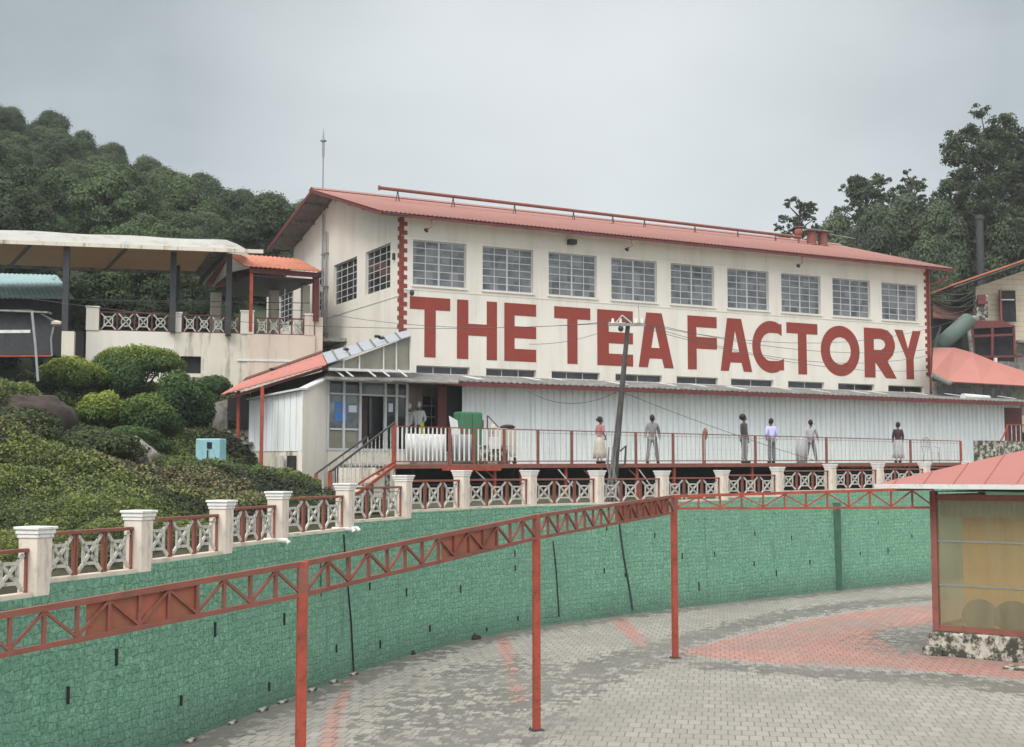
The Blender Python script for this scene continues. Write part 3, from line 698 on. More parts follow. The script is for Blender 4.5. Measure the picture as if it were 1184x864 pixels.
# ------------------------------------------------------------------ hills
def lerp_tab(tab, x): return np.interp(x, [a for a, b in tab], [b for a, b in tab])
sk = [(-1500,120),(-700,90),(-300,70),(-100,110),(0,132),(60,152),(110,182),(150,196),(220,214),(300,236),(345,254),(420,340),(500,400),(700,440)]
def hill_z(px, d):
    crest = H+(548-lerp_tab(sk, px)-46)/F*150
    foot = 7.5
    f = np.clip((d-57)/(150-57), 0, 1.25); f = f**.85
    return foot+(crest-foot)*np.where(f < 1, f, 1-(f-1)*1.2)
pp, dd_ = np.meshgrid(np.linspace(-1500, 640, 90), np.concatenate([[53],np.linspace(58,185,40)]))
HX = (pp-592)/F*dd_; HZ = hill_z(pp, dd_)+.8*noise2(HX, dd_, .15, 5); HZ[0] = 3
struct(gridmesh('hill', HX, dd_, HZ, M['forestfloor']))
sk2 = [(600,430),(760,400),(860,350),(960,335),(1050,320),(1184,300),(1500,270),(2600,240)]
def hill2_z(px, d):
    crest = H+(548-lerp_tab(sk2, px))/F*125; f = np.clip((d-74)/(125-74),0,1.4)
    return 5+(crest-5)*np.where(f < 1, f, 1)
pp, dd_ = np.meshgrid(np.linspace(650, 2600, 70), np.concatenate([[72],np.linspace(76,170,24)]))
HX = (pp-592)/F*dd_; HZ = hill2_z(pp, dd_)+.5*noise2(HX, dd_, .15, 6); HZ[0] = 3
struct(gridmesh('hill', HX, dd_, HZ, M['forestfloor']))
# hill trees: eight crowns, copied
def make_tree(name, h, rw, seed, ncl, leaf, m, per, trunk_r=.16, lowest=.25, shape='round'):
    random.seed(seed); cl = []; tr = MB(); tr.tube([(0,0,-.8),(0,0,h*.3),(random.uniform(-.3,.3),random.uniform(-.3,.3),h*.6),(0,0,h*.85)],[trunk_r*1.3,trunk_r,trunk_r*.7,trunk_r*.3],7)
    for k in range(ncl):
        f = (k+.5)/ncl; z = h*(lowest+(1-lowest)*f*.93)
        env = math.sin(math.pi*min(1,(.18+.82*f)))**.55 if shape == 'round' else (1-f)**.6+.15
        a = k*2.4+random.uniform(-.4,.4); rr = rw*env*random.uniform(.35,.85)
        c = (math.cos(a)*rr, math.sin(a)*rr, z); s_ = rw*random.uniform(.26,.42)
        cl.append((c, (s_,s_,s_*.75)))
        if k % 2 == 0: tr.tube([(0,0,z*.75),(c[0]*.5,c[1]*.5,z*.9),(c[0]*.9,c[1]*.9,z)],[trunk_r*.45,trunk_r*.3,trunk_r*.15],5)
    crown = clump_crown('crown', cl, per, leaf, m); trunk = tr.mesh('trunk', M['bark']); return crown, trunk
hilltypes = [make_tree('t', 7.5, 3.0+.3*(k%3), 40+k, 30, .145, M['leaf_hill'], 1050, lowest=.06) for k in range(7)]
lab_h = 'one of the rounded dense broadleaf trees covering the misty hillside at left'
cnt = 0; spots = []
for d in np.concatenate([np.arange(60,104,5.0), np.arange(106,160,5.6)]):
    x = -.47*d
    while x < -.135*d:
        xx = x+random.uniform(-1.5,1.5); yy = d+random.uniform(-2,2); px = xx/yy*F+592
        if px < 420 and not (px > 285 and yy < 80): spots.append((xx, yy, px))
        x += 4.4 if d < 104 else 4.6
for k, (xx, yy, px) in enumerate(spots):
    z = float(hill_z(np.array(px), np.array(yy))); far = yy > 140
    cr, tk = hilltypes[k % 7]; sc = random.uniform(.58,.86)
    if yy < 75: sc *= .9
    t = thing('hillside_tree', lab_h, 'tree', (xx, yy, z-.4), random.uniform(0,6.28), 'broadleaf trees on the left hillside'); t.scale = (sc,sc,sc*random.uniform(.85,1.2))
    shared('crown', cr, t); shared('trunk', tk, t); cnt += 1
# skyline standout tree with a clear round crown left of the factory roof
cr, tk = make_tree('s', 9, 2.6, 77, 20, .17, M['leaf_hill'], 700, lowest=.5)
q = P(303,268,118); t = thing('lollipop_tree', 'tall tree with a separate round crown standing above the hill line nearest the factory roof', 'tree', (q.x,q.y,q.z-3.4)); t.scale = (.62,.62,.75); shared('crown', cr, t); shared('trunk', tk, t)
# dense shrubs right behind the terrace
# ------------------------------------------------------------------ right side trees
def big_tree(px, ytop, ybase, Y, wpx, label, seed, gaps=1.0, ncl=46, lowest=.35, name='pine_tree', leaf=.24):
    random.seed(seed); top = P(px, ytop, Y); bz = P(px, ybase, Y).z; h = top.z-bz; rw = wpx/2/F*Y
    t = thing(name, label, 'tree', (top.x, Y, bz), 0); tr = MB()
    tr.tube([(0,0,-1),(.1,0,h*.3),(-.15,.1,h*.6),(.1,0,h*.95)],[.36,.28,.17,.05],8); cl = []
    ncl = int(ncl*2.0)
    for k in range(ncl):
        f = (k+.3)/ncl; z = h*(lowest+(1-lowest)*f*.985); env = max(.30, math.sin(math.pi*(.20+.72*f))**.6)
        a = k*2.39996+random.uniform(-.6,.6); rr = rw*env*random.uniform(.25,1.0)**.7
        c = (math.cos(a)*rr, math.sin(a)*rr, z+random.uniform(-.5,.5)); s_ = rw*random.uniform(.105,.18)
        cl.append((c,(s_,s_,s_*.7)))
        for j in range(4):
            cl.append(((c[0]+random.uniform(-1,1)*s_*1.7,c[1]+random.uniform(-1,1)*s_*1.7,c[2]+random.uniform(-1,.6)*s_*1.3),(s_*.5,s_*.5,s_*.38)))
        z0 = max(h*.15, z-rr*.75); tr.tube([(0,0,z0),(c[0]*.5,c[1]*.5,(z0+z)/2+.1),(c[0],c[1],c[2])],[.09,.055,.02],5)
    shared('crown', clump_crown('crown', cl, 800, leaf*.62, M['leaf_pine'], .9, wide=True), t); tr.build('trunk', M['bark'], t); return t
big_tree(1142,142,420,88,140,'tallest pine at the right with open airy crown above the cream building',5,1.2,70,.30,leaf=.20)
big_tree(1098,215,400,92,66,'slender pine just left of the tallest pine behind the dark chimney',6,1.2,40,.3,leaf=.2)
big_tree(1190,170,420,92,100,'pine at the right edge of the photo behind the tallest one',16,1.2,46,.25,leaf=.2)
big_tree(1002,203,400,96,86,'middle pine with pointed crown rising behind the roof vents',8,1.0,56,.2,leaf=.22)
big_tree(1053,200,400,98,54,'narrow airy pine between the middle and tallest pines',9,1.4,34,.3,leaf=.22)
big_tree(924,232,380,100,66,'isolated small round pine left of the roof vents',10,1.2,34,.2,leaf=.2)
k = 0
labs = ['dark bushy tree filling the gap behind the red roof vents','dark bushy tree low behind the factory roof end','dark bushy tree under the middle pine','dark bushy tree left of the tall dark chimney','dark bushy tree behind the tall dark chimney','dark bushy tree right of the tall dark chimney','dark bushy tree above the gable of the cream building','low dark tree above the tangle of cables','low dark tree behind the tilted green pipe','dark tree at the right edge under the tall pines']
for px, yt, Y, wp in [(965,250,94,90),(1010,240,88,90),(1045,228,92,100),(1085,238,86,90),(1122,240,90,90),(1160,250,86,90),(1190,270,94,90),(1088,310,80,70),(1110,335,78,60),(1185,240,98,80)]:
    cr, tk = make_tree('r', 8.5, 3.0, 90+k, 30, .14, M['leaf_pine'], 900, lowest=.05); q = P(px, yt, Y); hsc = 1.25
    t = thing('bushy_tree', labs[k], 'tree', (q.x, Y, q.z-8.5*hsc), 0); t.scale = (wp/F*Y/6.4, wp/F*Y/6.4, hsc); shared('crown', cr, t); shared('trunk', tk, t); k += 1
# ================================================================== factory
CX, CY = -4.33, 50.0
UX, UY = .8846, .4664; ANG = math.atan2(UY, UX)
def FW(t, s, z): return Vector((CX+UX*t-UY*s, CY+UY*t+UX*s, z))
def Ft(px, s=0):                            # distance t along a line parallel to the facade seen at column px
    r = (px-592)/F; return (r*(CY+UX*s)-(CX-UY*s))/(UX-r*UY)
def Fs(px, t=0):
    r = (px-592)/F; return (CX+UX*t-r*(CY+UY*t))/(UY+r*UX)
def Fz(px, py, s=0):
    p = FW(Ft(px, s), s, 0); return P(px, py, p.y).z
Z0 = 4.3; ZE = 14.36; TL = Ft(1076)
WALL_T = .3
fac = thing('factory_building', 'long cream factory hall with red roof, grid windows and huge painted red lettering', 'building', (CX, CY, 0), ANG)
wins = [(477,538),(558,617),(636,690),(707,759),(776,827),(841,889),(904,951),(964,1008),(1022,1065)]
WT = [(Ft(a), Ft(b)) for a, b in wins]
wavg = sum(b-a for a, b in WT)/9; c0 = (WT[0][0]+WT[0][1])/2; c8 = (WT[8][0]+WT[8][1])/2
WT = [(c0+(c8-c0)*k/8-wavg/2, c0+(c8-c0)*k/8+wavg/2) for k in range(9)]
ZW0, ZW1 = 11.56, 13.36
GSL = .30; SR = 7.2
def gz(s): return ZE+GSL*s if s < SR else ZE+GSL*SR-.25*(s-SR)
SB = 13.2
wm = MB()
def wallstrip(x0, x1, z0, z1): wm.box(x0, x1, 0, WALL_T, z0, z1)
SZ0, SZ1 = 8.10, 8.42                      # strip windows over the lean-to roof
SW = [(Ft(a), Ft(b)) for a, b in [(481,543),(562,620),(638,694),(712,766),(783,831),(846,895),(912,954),(970,1012),(1028,1069)]]
wallstrip(0, TL, ZW1, ZE); wallstrip(0, TL, SZ1, ZW0); wallstrip(0, TL, Z0-1, SZ0)
e = 0
for a, b in WT: wallstrip(e, a, ZW0, ZW1); e = b
wallstrip(e, TL, ZW0, ZW1)
e = 0
for a, b in SW: wallstrip(e, a, SZ0, SZ1); e = b
wallstrip(e, TL, SZ0, SZ1)
wm.build('front_wall', M['cream'], fac)
# gable wall at t=0 (thickness towards +t), windows at three places
gw = MB(); gwin = [(Fs(450), Fs(421)), (Fs(411), Fs(384)), (Fs(371.5), Fs(360)-.35), (Fs(353), Fs(340))]
gwin = [gwin[0], gwin[1], (gwin[2][0]-.1, gwin[2][1]+.2)]
def gprism(pts): gw.prism([(0,s_,z_) for s_, z_ in pts], (WALL_T,0,0))
gprism([(WALL_T+.001,3.4),(SB,3.4),(SB,ZW0),(WALL_T+.001,ZW0)])
e = WALL_T+.001
for a, b in gwin: gprism([(e,ZW0),(a,ZW0),(a,ZW1),(e,ZW1)]); e = b
gprism([(e,ZW0),(SB,ZW0),(SB,ZW1),(e,ZW1)])
gprism([(WALL_T+.001,ZW1),(SB,ZW1),(SB,gz(SB)-.02),(SR,gz(SR)-.02),(WALL_T+.001,gz(WALL_T)-.02)])
gw.build('gable_wall', M['cream'], fac)
MB().prism([(TL-.3,s_,z_) for s_, z_ in [(.301,3.4),(SB,3.4),(SB,gz(SB)-.02),(SR,gz(SR)-.02),(.301,gz(.3)-.02)]], (.3,0,0)).build('gable_wall', M['cream'], fac)
MB().box(.3,TL-.3,SB-.3,SB-.001,3.4,gz(SB)-.02).build('rear_wall', M['cream'], fac)
MB().box(.31,TL-.31,.9,1.0,7.5,14.2).build('dark_backing', M['dark'], fac)  # black sheet standing for the unlit hall behind the windows
# window frames and glass
def window(parent, x0, x1, z0, z1, cols, rows, y=0.12, axis='t', fm='frame', gm='glass', heavy=None, fr=.05, depth=.05):
    f = MB()
    def bx(a0, a1, b0, b1, d0=-.0, d1=depth):
        if axis == 't': f.box(a0, a1, y+d0, y+d1, b0, b1)
        else: f.box(y+d0, y+d1, a0, a1, b0, b1)
    bx(x0, x1, z0, z0+fr); bx(x0, x1, z1-fr, z1); bx(x0, x0+fr, z0+fr, z1-fr); bx(x1-fr, x1, z0+fr, z1-fr)
    for k in range(1, cols):
        xx = x0+(x1-x0)*k/cols; ww = .036 if (heavy is not None and k == heavy) else .017
        bx(xx-ww, xx+ww, z0+fr, z1-fr, .006, depth-.006)
    for k in range(1, rows):
        zz = z0+(z1-z0)*k/rows; bx(x0+fr, x1-fr, zz-.017, zz+.017, .012, depth-.012)
    o = f.build('window', M[fm], parent)
    g = MB()
    for i in range(cols):                                   # every pane sits at its own slight angle
        for j in range(rows):
            a0 = x0+(x1-x0)*i/cols+.004; a1 = x0+(x1-x0)*(i+1)/cols-.004; b0 = z0+(z1-z0)*j/rows+.004; b1 = z0+(z1-z0)*(j+1)/rows-.004
            q = [y+depth*.5+random.uniform(-.008,.008) for _ in range(4)]
            if axis == 't': g.quad((a0,q[0],b0),(a1,q[1],b0),(a1,q[2],b1),(a0,q[3],b1))
            else: g.quad((q[0],a0,b0),(q[1],a1,b0),(q[2],a1,b1),(q[3],a0,b1))
    g.build('pane', M[gm], o); return o
for a, b in WT:
    o = window(fac, a, b, ZW0, ZW1, 4, 6, .10, 't', heavy=2)
    MB().box(a-.05, b+.05, -.06, .06, ZW0-.07, ZW0-.001).build('sill', M['cream'], o)
for a, b in gwin: window(fac, a, b, ZW0, ZW1, 4 if b-a > 1.5 else 3, 6, .10, 's', gm='glassdark')
for k, (a, b) in enumerate(SW): window(fac, a, b, SZ0, SZ1, 2 if k > 2 else 3, 1, .12, 't', gm='glassdark', fr=.035)
# thin plaster bands
MB().box(0, TL, -.018, -.001, ZW0-.20, ZW0-.16).build('plaster_band', M['cream'], fac)
MB().box(0, TL, -.02, -.001, ZW1+.10, ZW1+.13).build('plaster_band', M['cream'], fac)
# quoins at the two corners
qz = 8.9; zz = 14.2; k = 0
while zz > qz+.1:
    wd = .27 if k % 2 else .13
    MB().box(-.02, wd, -.02, .12, zz-.17, zz).build('quoin', M['brick'], fac)
    MB().box(-.022, .1, -.021 if k % 2 else .121, .27 if k % 2 == 0 else .12, zz-.17, zz).build('quoin', M['brick'], fac) if k % 2 == 0 else None
    MB().box(TL-(.22 if k % 2 else .10), TL+.02, -.02, .1, zz-.17, zz).build('quoin', M['brick'], fac) if True else None
    zz -= .175; k += 1
MB().tube([(TL+.06,-.06,14.2),(TL+.06,-.06,8.2)], .05, 8).build('downpipe', M['redfaded'], fac)
MB().tube([(TL+.75,-.55,14.18),(TL+.75,-.5,13.75),(TL+.45,-.3,13.55),(TL+.06,-.06,13.4)], .05, 8).build('gutter_spout', M['redfaded'], fac)
# roof: two corrugated slopes with real waves
def corr(name, m, A, B, Cc, Dd, period, amp, parent, thick=.03, sub=6, edge=True):
    """sheet A-B (low edge) to D-C (high edge); waves run from low to high"""
    A, B, Cc, Dd = map(Vector, (A, B, Cc, Dd)); ln = (B-A).length; n = max(2, int(ln/period*sub)); nm = (B-A).cross(Dd-A).normalized()
    g = MB()
    for i in range(n+1):
        f = i/n; h = nm*amp*math.sin(2*math.pi*f*ln/period)
        lo = A.lerp(B, f)+h; hi = Dd.lerp(Cc, f)+h
        g.v += [tuple(lo), tuple(hi), tuple(lo-nm*thick), tuple(hi-nm*thick)]
    for i in range(n):
        a = i*4; b = a+4
        g.f += [(a,b,b+1,a+1),(a+2,a+3,b+3,b+2),(a,a+2,b+2,b)]
    g.f += [(0,1,3,2),(n*4,n*4+2,n*4+3,n*4+1)]
    return g.build(name, M[m], parent, True)
OV = .9; VG = 1.2; SE = SB+.35
rz_ = lambda s: gz(s)+.09
corr('roof', 'roof', (-VG,-OV,rz_(-OV)), (TL+.9,-OV,rz_(-OV)), (TL+.9,SR+.05,rz_(SR)), (-VG,SR+.05,rz_(SR)), .19, .022, fac)
corr('roof', 'roof', (TL+.9,SE,rz_(SE)), (-VG,SE,rz_(SE)), (-VG,SR-.05,rz_(SR)+.01), (TL+.9,SR-.05,rz_(SR)+.01), .19, .022, fac)
MB().prism([(-VG-.02,SR-.35,rz_(SR-.35)+.03),(-VG-.02,SR,rz_(SR)+.08),(-VG-.02,SR+.35,rz_(SR+.35)+.03),(-VG-.02,SR,rz_(SR)+.05)], (TL+2.1,0,0)).build('ridge_cap', M['roof'], fac)
for x_ in (-VG+.03, TL+.8):
    for a, b in ((-OV, SR), (SR, SE)):
        MB().bar((x_,a,rz_(a)-.12),(x_,b,rz_(b)-.12), .13, .04).build('barge_board', M['maroon'], fac)
for a, b in ((-OV, SR), (SR, SE)):
    MB().prism([(-VG+.06,a,rz_(a)-.075),(-VG+.06,b,rz_(b)-.075),(-VG+.06,b,rz_(b)-.06),(-VG+.06,a,rz_(a)-.06)], (VG-.062,0,0)).build('verge_soffit', M['wood'], fac)
for s_ in (1.2, 2.8, 4.4, 6.0, 8.4, 10.2, 12.0):        # purlin ends under the verge
    MB().box(-VG+.06, 0, s_-.05, s_+.05, rz_(s_)-.22, rz_(s_)-.08).build('purlin_end', M['wood'], fac)
MB().box(-VG+.05, TL+.8, -OV+.03, -OV+.07, rz_(-OV)-.16, rz_(-OV)-.06).build('eaves_board', M['maroon'], fac)
MB().prism([(-VG+.07,-OV+.07,rz_(-OV)-.07),(-VG+.07,-.001,rz_(0)-.13),(-VG+.07,-.001,rz_(0)-.10),(-VG+.07,-OV+.07,rz_(-OV)-.05)], (TL+1.9,0,0)).build('soffit', M['cream_dirty'], fac)
# eaves lamps on bent pipes
for px in (484,716,914):
    t_ = Ft(px); f = MB().tube([(t_+.15,-.8,14.05),(t_+.15,-.85,13.75),(t_,-.8,13.65)], .025, 6).build('eaves_lamp', M['redfaded'], fac)
    MB().tube([(t_,-.8,13.68),(t_-.1,-.82,13.58)], [.035,.10], 8).build('lamp_shade', M['darksteel'], f)
t_ = Ft(660); MB().box(t_-.16, t_+.16, -.3, -.02, 13.72, 13.92).build('eaves_speaker', M['darksteel'], fac)
o = MB().tube([(.2,-.02,11.35),(.55,-.22,11.35)], .018, 6).build('flood_lamp', M['framew'], fac)
MB().ellipsoid((.36,-.28,11.2),(.1,.08,.12),10,8).build('lamp_head', M['darksteel'], o)
# gable meter box
s_ = Fs(455); MB().box(-.08, -.002, s_-.07, s_+.07, 12.6, 12.85).build('meter', M['darksteel'], fac)
MB().box(-.02,-.002,.05,9.4,11.1,11.13).build('conduit', M['framew'], fac)
# drain pipes up the gable wall
for px, z1, r_ in ((373.2,15.9,.045),(377.5,15.0,.045)):
    s_ = Fs(px); p = MB().tube([(-.1,s_,6.5),(-.1,s_,z1)], r_, 8).build('gable_pipe', M['grey_metal'], fac)
    for z_ in (8.1,10.4,12.5,14.0): MB().box(-.16,-.001,s_-.09,s_+.09,z_,z_+.05).build('pipe_clamp', M['grey_metal'], p)
s_ = Fs(373.2); lp_ = MB().tube([(-.12,s_,15.9),(-.12,s_,19.1)], .03, 6).build('lightning_mast', M['grey_metal'], fac)
MB().tube([(-.12,s_,18.5),(-.12,s_,19.2)], .06, 8).tube([(-.12,s_,19.2),(-.12,s_,19.25)], .14, 10).tube([(-.12,s_,19.25),(-.12,s_,19.8)], [.05,.01], 6).build('mast_tip', M['grey_metal'], lp_)
# ridge pipe on A-frames
pr = thing('roof_pipe', 'long rusty pipe on little A shaped stands along the red factory roof', 'pipe', FW(1.1,5,0), ANG)
xL = Ft(930,5)-1.1
MB().tube([(0,0,16.45),(xL,0,16.28)], .075, 10).build('pipe', M['redfaded'], pr)
MB().tube([(-.04,0,16.45),(.02,0,16.45)], .11, 10).build('end_flange', M['redfaded'], pr)
for px in (458,523,595,664,710,747,806,856,900):
    x_ = Ft(px,5)-1.1; zt = 16.42-.17*x_/xL
    MB().bar((x_-.12,-.1,rz_(4.9)),(x_,0,zt),.03).bar((x_+.12,.1,rz_(5.1)),(x_,0,zt),.03).build('stand', M['darksteel'], pr)
# roof vents
for px, dx, lab in ((942,0,'left of the two red roof vent drums under the grey cap'),(955,0,'right of the two red roof vent drums under the grey cap')):
    t_ = Ft(px,5.4); b_ = FW(t_,5.4,rz_(5.4)-.05)
    o = thing('roof_vent', lab, 'roof vent', b_, ANG, 'red vent drums on the factory roof')
    MB().tube([(0,0,0),(0,0,.72)], .24, 16).build('drum', M['redfaded'], o); MB().tube([(0,0,0),(0,0,.05)], .3, 16).build('flashing', M['roof'], o)
t_ = Ft(948.5,5.4); o = thing('vent_cover', 'flat grey slab lying across both red roof vent drums', 'cover', FW(t_,5.4,rz_(5.4)+.675), ANG)
MB().box(-.78,.78,-.35,.35,0,.07).build('slab', M['asbestos'], o, bevel=.01)
t_ = Ft(927,5.4); o = thing('roof_cowl', 'small round rusty cowl at the end of the roof pipe', 'cowl', FW(t_,5.4,rz_(5.4)-.05), ANG)
MB().tube([(0,0,0),(0,0,.45)], .05, 8).build('neck', M['redfaded'], o); MB().ellipsoid((0,0,.62),(.2,.2,.24),14,10).build('drum', M['sheet'], o); MB().box(-.22,.22,-.2,.2,.85,.89).build('lid', M['asbestos'], o)
tag(MB().tube([FW(Ft(962,5.4),5.4,16.72),FW(Ft(993,5.4),5.4,16.62)], .02, 6).build('roof_rod', M['grey_metal']), 'thin pale rod sticking out right from the roof vents', 'rod')
# ------------------------------------------------------------------ lettering
def curve_letter(name, splines, t0, t1, z0, z1, parent):
    cu = bpy.data.curves.new(name, 'CURVE'); cu.dimensions = '2D'; cu.fill_mode = 'BOTH'; cu.extrude = .004
    for pts in splines:
        sp_ = cu.splines.new('POLY'); sp_.points.add(len(pts)-1); sp_.use_cyclic_u = True
        for p_, (u, v) in zip(sp_.points, pts): p_.co = (t0+(t1-t0)*u, z0+(z1-z0)*v, 0, 1)
    ob = bpy.data.objects.new('tmp', cu); C.objects.link(ob); dg = bpy.context.evaluated_depsgraph_get()
    me = bpy.data.meshes.new_from_object(ob.evaluated_get(dg)); bpy.data.objects.remove(ob); bpy.data.curves.remove(cu)
    me.transform(Matrix(((1,0,0,0),(0,0,-1,-.006),(0,1,0,0),(0,0,0,1)))); me.materials.clear(); me.materials.append(M['letter']); me.name = name
    o = bpy.data.objects.new(name, me); C.objects.link(o); o.parent = parent; return o
def ell(cx, cy, rx, ry, a0=0, a1=360, n=48): return [(cx+rx*math.cos(R(a0+(a1-a0)*k/n)), cy+ry*math.sin(R(a0+(a1-a0)*k/n))) for k in range(n+(0 if a1-a0 == 360 else 1))]
GL = {
 'T': [[(0,1),(1,1),(1,.79),(.64,.79),(.64,0),(.36,0),(.36,.79),(0,.79)]],
 'H': [[(0,1),(.28,1),(.28,.60),(.74,.60),(.74,1),(1,1),(1,0),(.74,0),(.74,.40),(.28,.40),(.28,0),(0,0)]],
 'E': [[(0,1),(1,1),(1,.79),(.32,.79),(.32,.605),(1,.605),(1,.40),(.32,.40),(.32,.215),(1,.215),(1,0),(0,0)]],
 'F': [[(0,1),(1,1),(1,.79),(.30,.79),(.30,.61),(1,.61),(1,.39),(.30,.39),(.30,0),(0,0)]],
 'A': [[(.22,1),(.665,1),(1,0),(.73,0),(.665,.165),(.31,.165),(.255,0),(0,0)], [(.465,.77),(.60,.36),(.36,.36)]],
 'O': [ell(.5,.5,.5,.5), ell(.5,.5,.27,.27)],
 'R': [[(0,1),(.54,1),(.74,.97),(.89,.87),(.965,.72),(.965,.62),(.89,.47),(.72,.345),(1,0),(.66,0),(.335,.31),(.335,0),(0,0)], [(.30,.785),(.52,.785),(.62,.75),(.66,.68),(.62,.61),(.52,.565),(.30,.565)]],
 'Y': [[(0,1),(.31,1),(.50,.62),(.69,1),(1,1),(.705,.43),(.705,0),(.42,0),(.42,.43)]],
}
Cin = ell(.60,.5,.34,.275,100,260,24)
co_ = [(.60+.60*math.cos(R(a)), .5+.5*math.sin(R(a))) for a in np.linspace(56,304,40)]
GL['C'] = [[(.94,.955)]+[p for p in co_ if p[0] < .93]+[(1.0,.055),(1.0,.285),(.86,.245)]+Cin[::-1][0:]+[(.80,.79),(.94,.72)]]
GL['C'] = [[(.94,.72),(.94,.96)]+[p for p in co_ if p[0] < .93]+[(1.0,.06),(1.0,.285),(.84,.235)]+ell(.60,.5,.34,.275,260,100,24)+[(.82,.77)]]
LET = [('T',473,520),('H',528,574.5),('E',583,620),('T',641,683),('E',691,732.5),('A',739,779.5),('F',796,830),('A',834,870.5),('C',871,907.5),('T',911,947),('O',950.5,995.5),('R',1001,1038),('Y',1036.5,1067)]
lz0, lz1 = Fz(500,413.5), Fz(473,343)
for ch, a, b in LET: curve_letter('letter', GL[ch], Ft(a), Ft(b), lz0, lz1+.02, fac)
# ------------------------------------------------------------------ lean-to annex with the white corrugated front
SA = -3.5                                     # its front line, in the factory's frame
ann = thing('annex_building', 'low white corrugated annex along the factory foot with mossy grey lean-to roof', 'annex', FW(0,0,0), ANG)
ta, tb, tc_ = Ft(535,SA), Ft(614,SA), Ft(1160,SA)
za0, za1 = 4.45, 7.45
def trap(name, x0, x1, y, z0, z1, parent, per=.27, dep=.07, y1=None, m='whitesheet'):
    g = MB(); n = int((x1-x0)/per); y1 = y if y1 is None else y1; pts = []
    for k in range(n):
        a = x0+(x1-x0)*k/n; w_ = (x1-x0)/n
        pts += [(a, 0),(a+w_*.55, 0),(a+w_*.65, -dep),(a+w_*.9, -dep)]
    pts.append((x1, 0))
    for k, (x_, d_) in enumerate(pts):
        yy = y+(y1-y)*(x_-x0)/(x1-x0)+d_; g.v += [(x_, yy, z0), (x_, yy, z1)]
    for k in range(len(pts)-1): g.f.append((2*k, 2*k+2, 2*k+3, 2*k+1))
    o = g.build(name, M[m], parent); so_ = o.modifiers.new('thickness','SOLIDIFY'); so_.thickness = .02; so_.offset = 1; return o
trap('corrugated_wall', tb, tc_, SA, za0, za1, ann)
trap('corrugated_wall', ta, tb+.05, SA+.06, za0, za1, ann, .2, .02)
MB().box(tc_+.02, tc_+1.6, SA+.3, SA+.6, 4.2, 7.3).build('end_wall', M['maroon'], ann)
trl = Ft(381,SA-1.0); trr = Ft(1200,SA-.6)
# roof slab sloping down from the factory wall, patched
corr('roof', 'asbestos', (Ft(472,SA-1),SA-1.0,7.52), (trr,SA-1.0,7.52), (trr,-.02,8.08), (Ft(472,SA-1),-.02,8.08), .25, .02, ann, .04)
MB().box(ta-1.5, trr, SA-1.02, SA-.94, 7.33, 7.47).build('fascia', M['maroon'], ann)
MB().box(ta-4, ta-1.45, SA-1.02, SA-.94, 7.36, 7.48).build('gutter', M['concrete'], ann)
random.seed(3)
for k in range(16):                           # light repair patches on the roof sheets
    x_ = 1.5+k*2.0+random.uniform(-.5,.5); l_ = random.choice([.15,.2,.3]); s0 = SA-.9+random.uniform(0,.8)
    zz0 = 7.52+(s0-SA+1)*.207+.05; s1 = s0+.7; zz1 = 7.52+(s1-SA+1)*.207+.05
    MB().prism([(x_,s0,zz0),(x_+l_,s0,zz0),(x_+l_-.35,s1,zz1),(x_-.35,s1,zz1)], (0,0,.012)).build('roof_patch', M['framew'], ann)
x_ = Ft(1120,SA); MB().tube([(x_-.9,SA-.55,7.66),(x_+.9,SA-.4,7.68)], [.16,.10], 10).build('roof_patch', M['framew'], ann)
# doorway recess left of the white wall and interior behind
MB().box(ta-.9, ta-.55, SA+.2, SA+.5, 4.4, 7.4).build('door_post', M['maroon'], ann)
MB().box(ta-.52, ta-.02, SA+.6, SA+.7, 4.4, 7.4).build('side_panel', M['concrete'], ann)
MB().box(trl+2.2, ta-.9, SA+1.6, SA+1.7, 4.4, 7.4).build('recess_wall', M['pinkish'], ann)
window(ann, Ft(487,SA+1.5), Ft(511,SA+1.5), 5.9, 7.15, 2, 3, SA+1.5, 't', gm='glassdark', fm='framew')
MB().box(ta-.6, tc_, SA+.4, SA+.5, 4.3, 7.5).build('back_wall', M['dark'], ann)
tag(MB().box(0,tc_+2,-.9,.9,-.15,0).build('tmp', M['concrete']), 'x', 'x'); bpy.data.objects.remove(bpy.data.objects['tmp'])
# ------------------------------------------------------------------ walkway deck in front of the annex
DA = P(457,536,41.0); DB = P(1112,534,55.0); DA.z = H+.30; DB.z = H+.48
dv = DB-DA; DL = Vector((dv.x,dv.y)).length; dang = math.atan2(dv.y, dv.x); dsl = dv.z/DL
dk_ = thing('walkway_deck', 'long raised walkway on red steel posts in front of the white corrugated annex', 'walkway', DA, dang)
ext = 6.5
def dz(x): return dsl*x
MB().prism([(-.3,0,-.06),(DL+ext,0,dz(DL+ext)-.06),(DL+ext,0,dz(DL+ext)),(-.3,0,0)], (0,5.2,0)).build('floor', M['concrete'], dk_)
MB().prism([(-.3,-.06,-.14),(DL+ext,-.06,dz(DL+ext)-.14),(DL+ext,-.06,dz(DL+ext)-.01),(-.3,-.06,-.01)], (0,.055,0)).build('edge_beam', M['redfaded'], dk_)
def dx(px):                                  # position along the deck front seen at column px
    r = (px-592)/F; ux, uy = math.cos(dang), math.sin(dang); return (r*DA.y-DA.x)/(ux-r*uy)
for px in (457,573,604,655,696,737,780,870,960,1050):
    x_ = dx(px); MB().box(x_-.045,x_+.045,.02,.11,-1.7,dz(x_)-.142).build('post', M['red'], dk_)
for px in (520,640,760,880,1000):
    x_ = dx(px); MB().box(x_-.07,x_+.07,2.6,2.74,-1.7,dz(x_)-.07).build('post', M['darksteel'], dk_)
for a, b in ((548,570),(645,662),(738,752)):
    x0, x1 = dx(a), dx(b); MB().bar((x0,-.02,-.15),(x1,-.02,-.75),.035).build('brace', M['framew'], dk_)
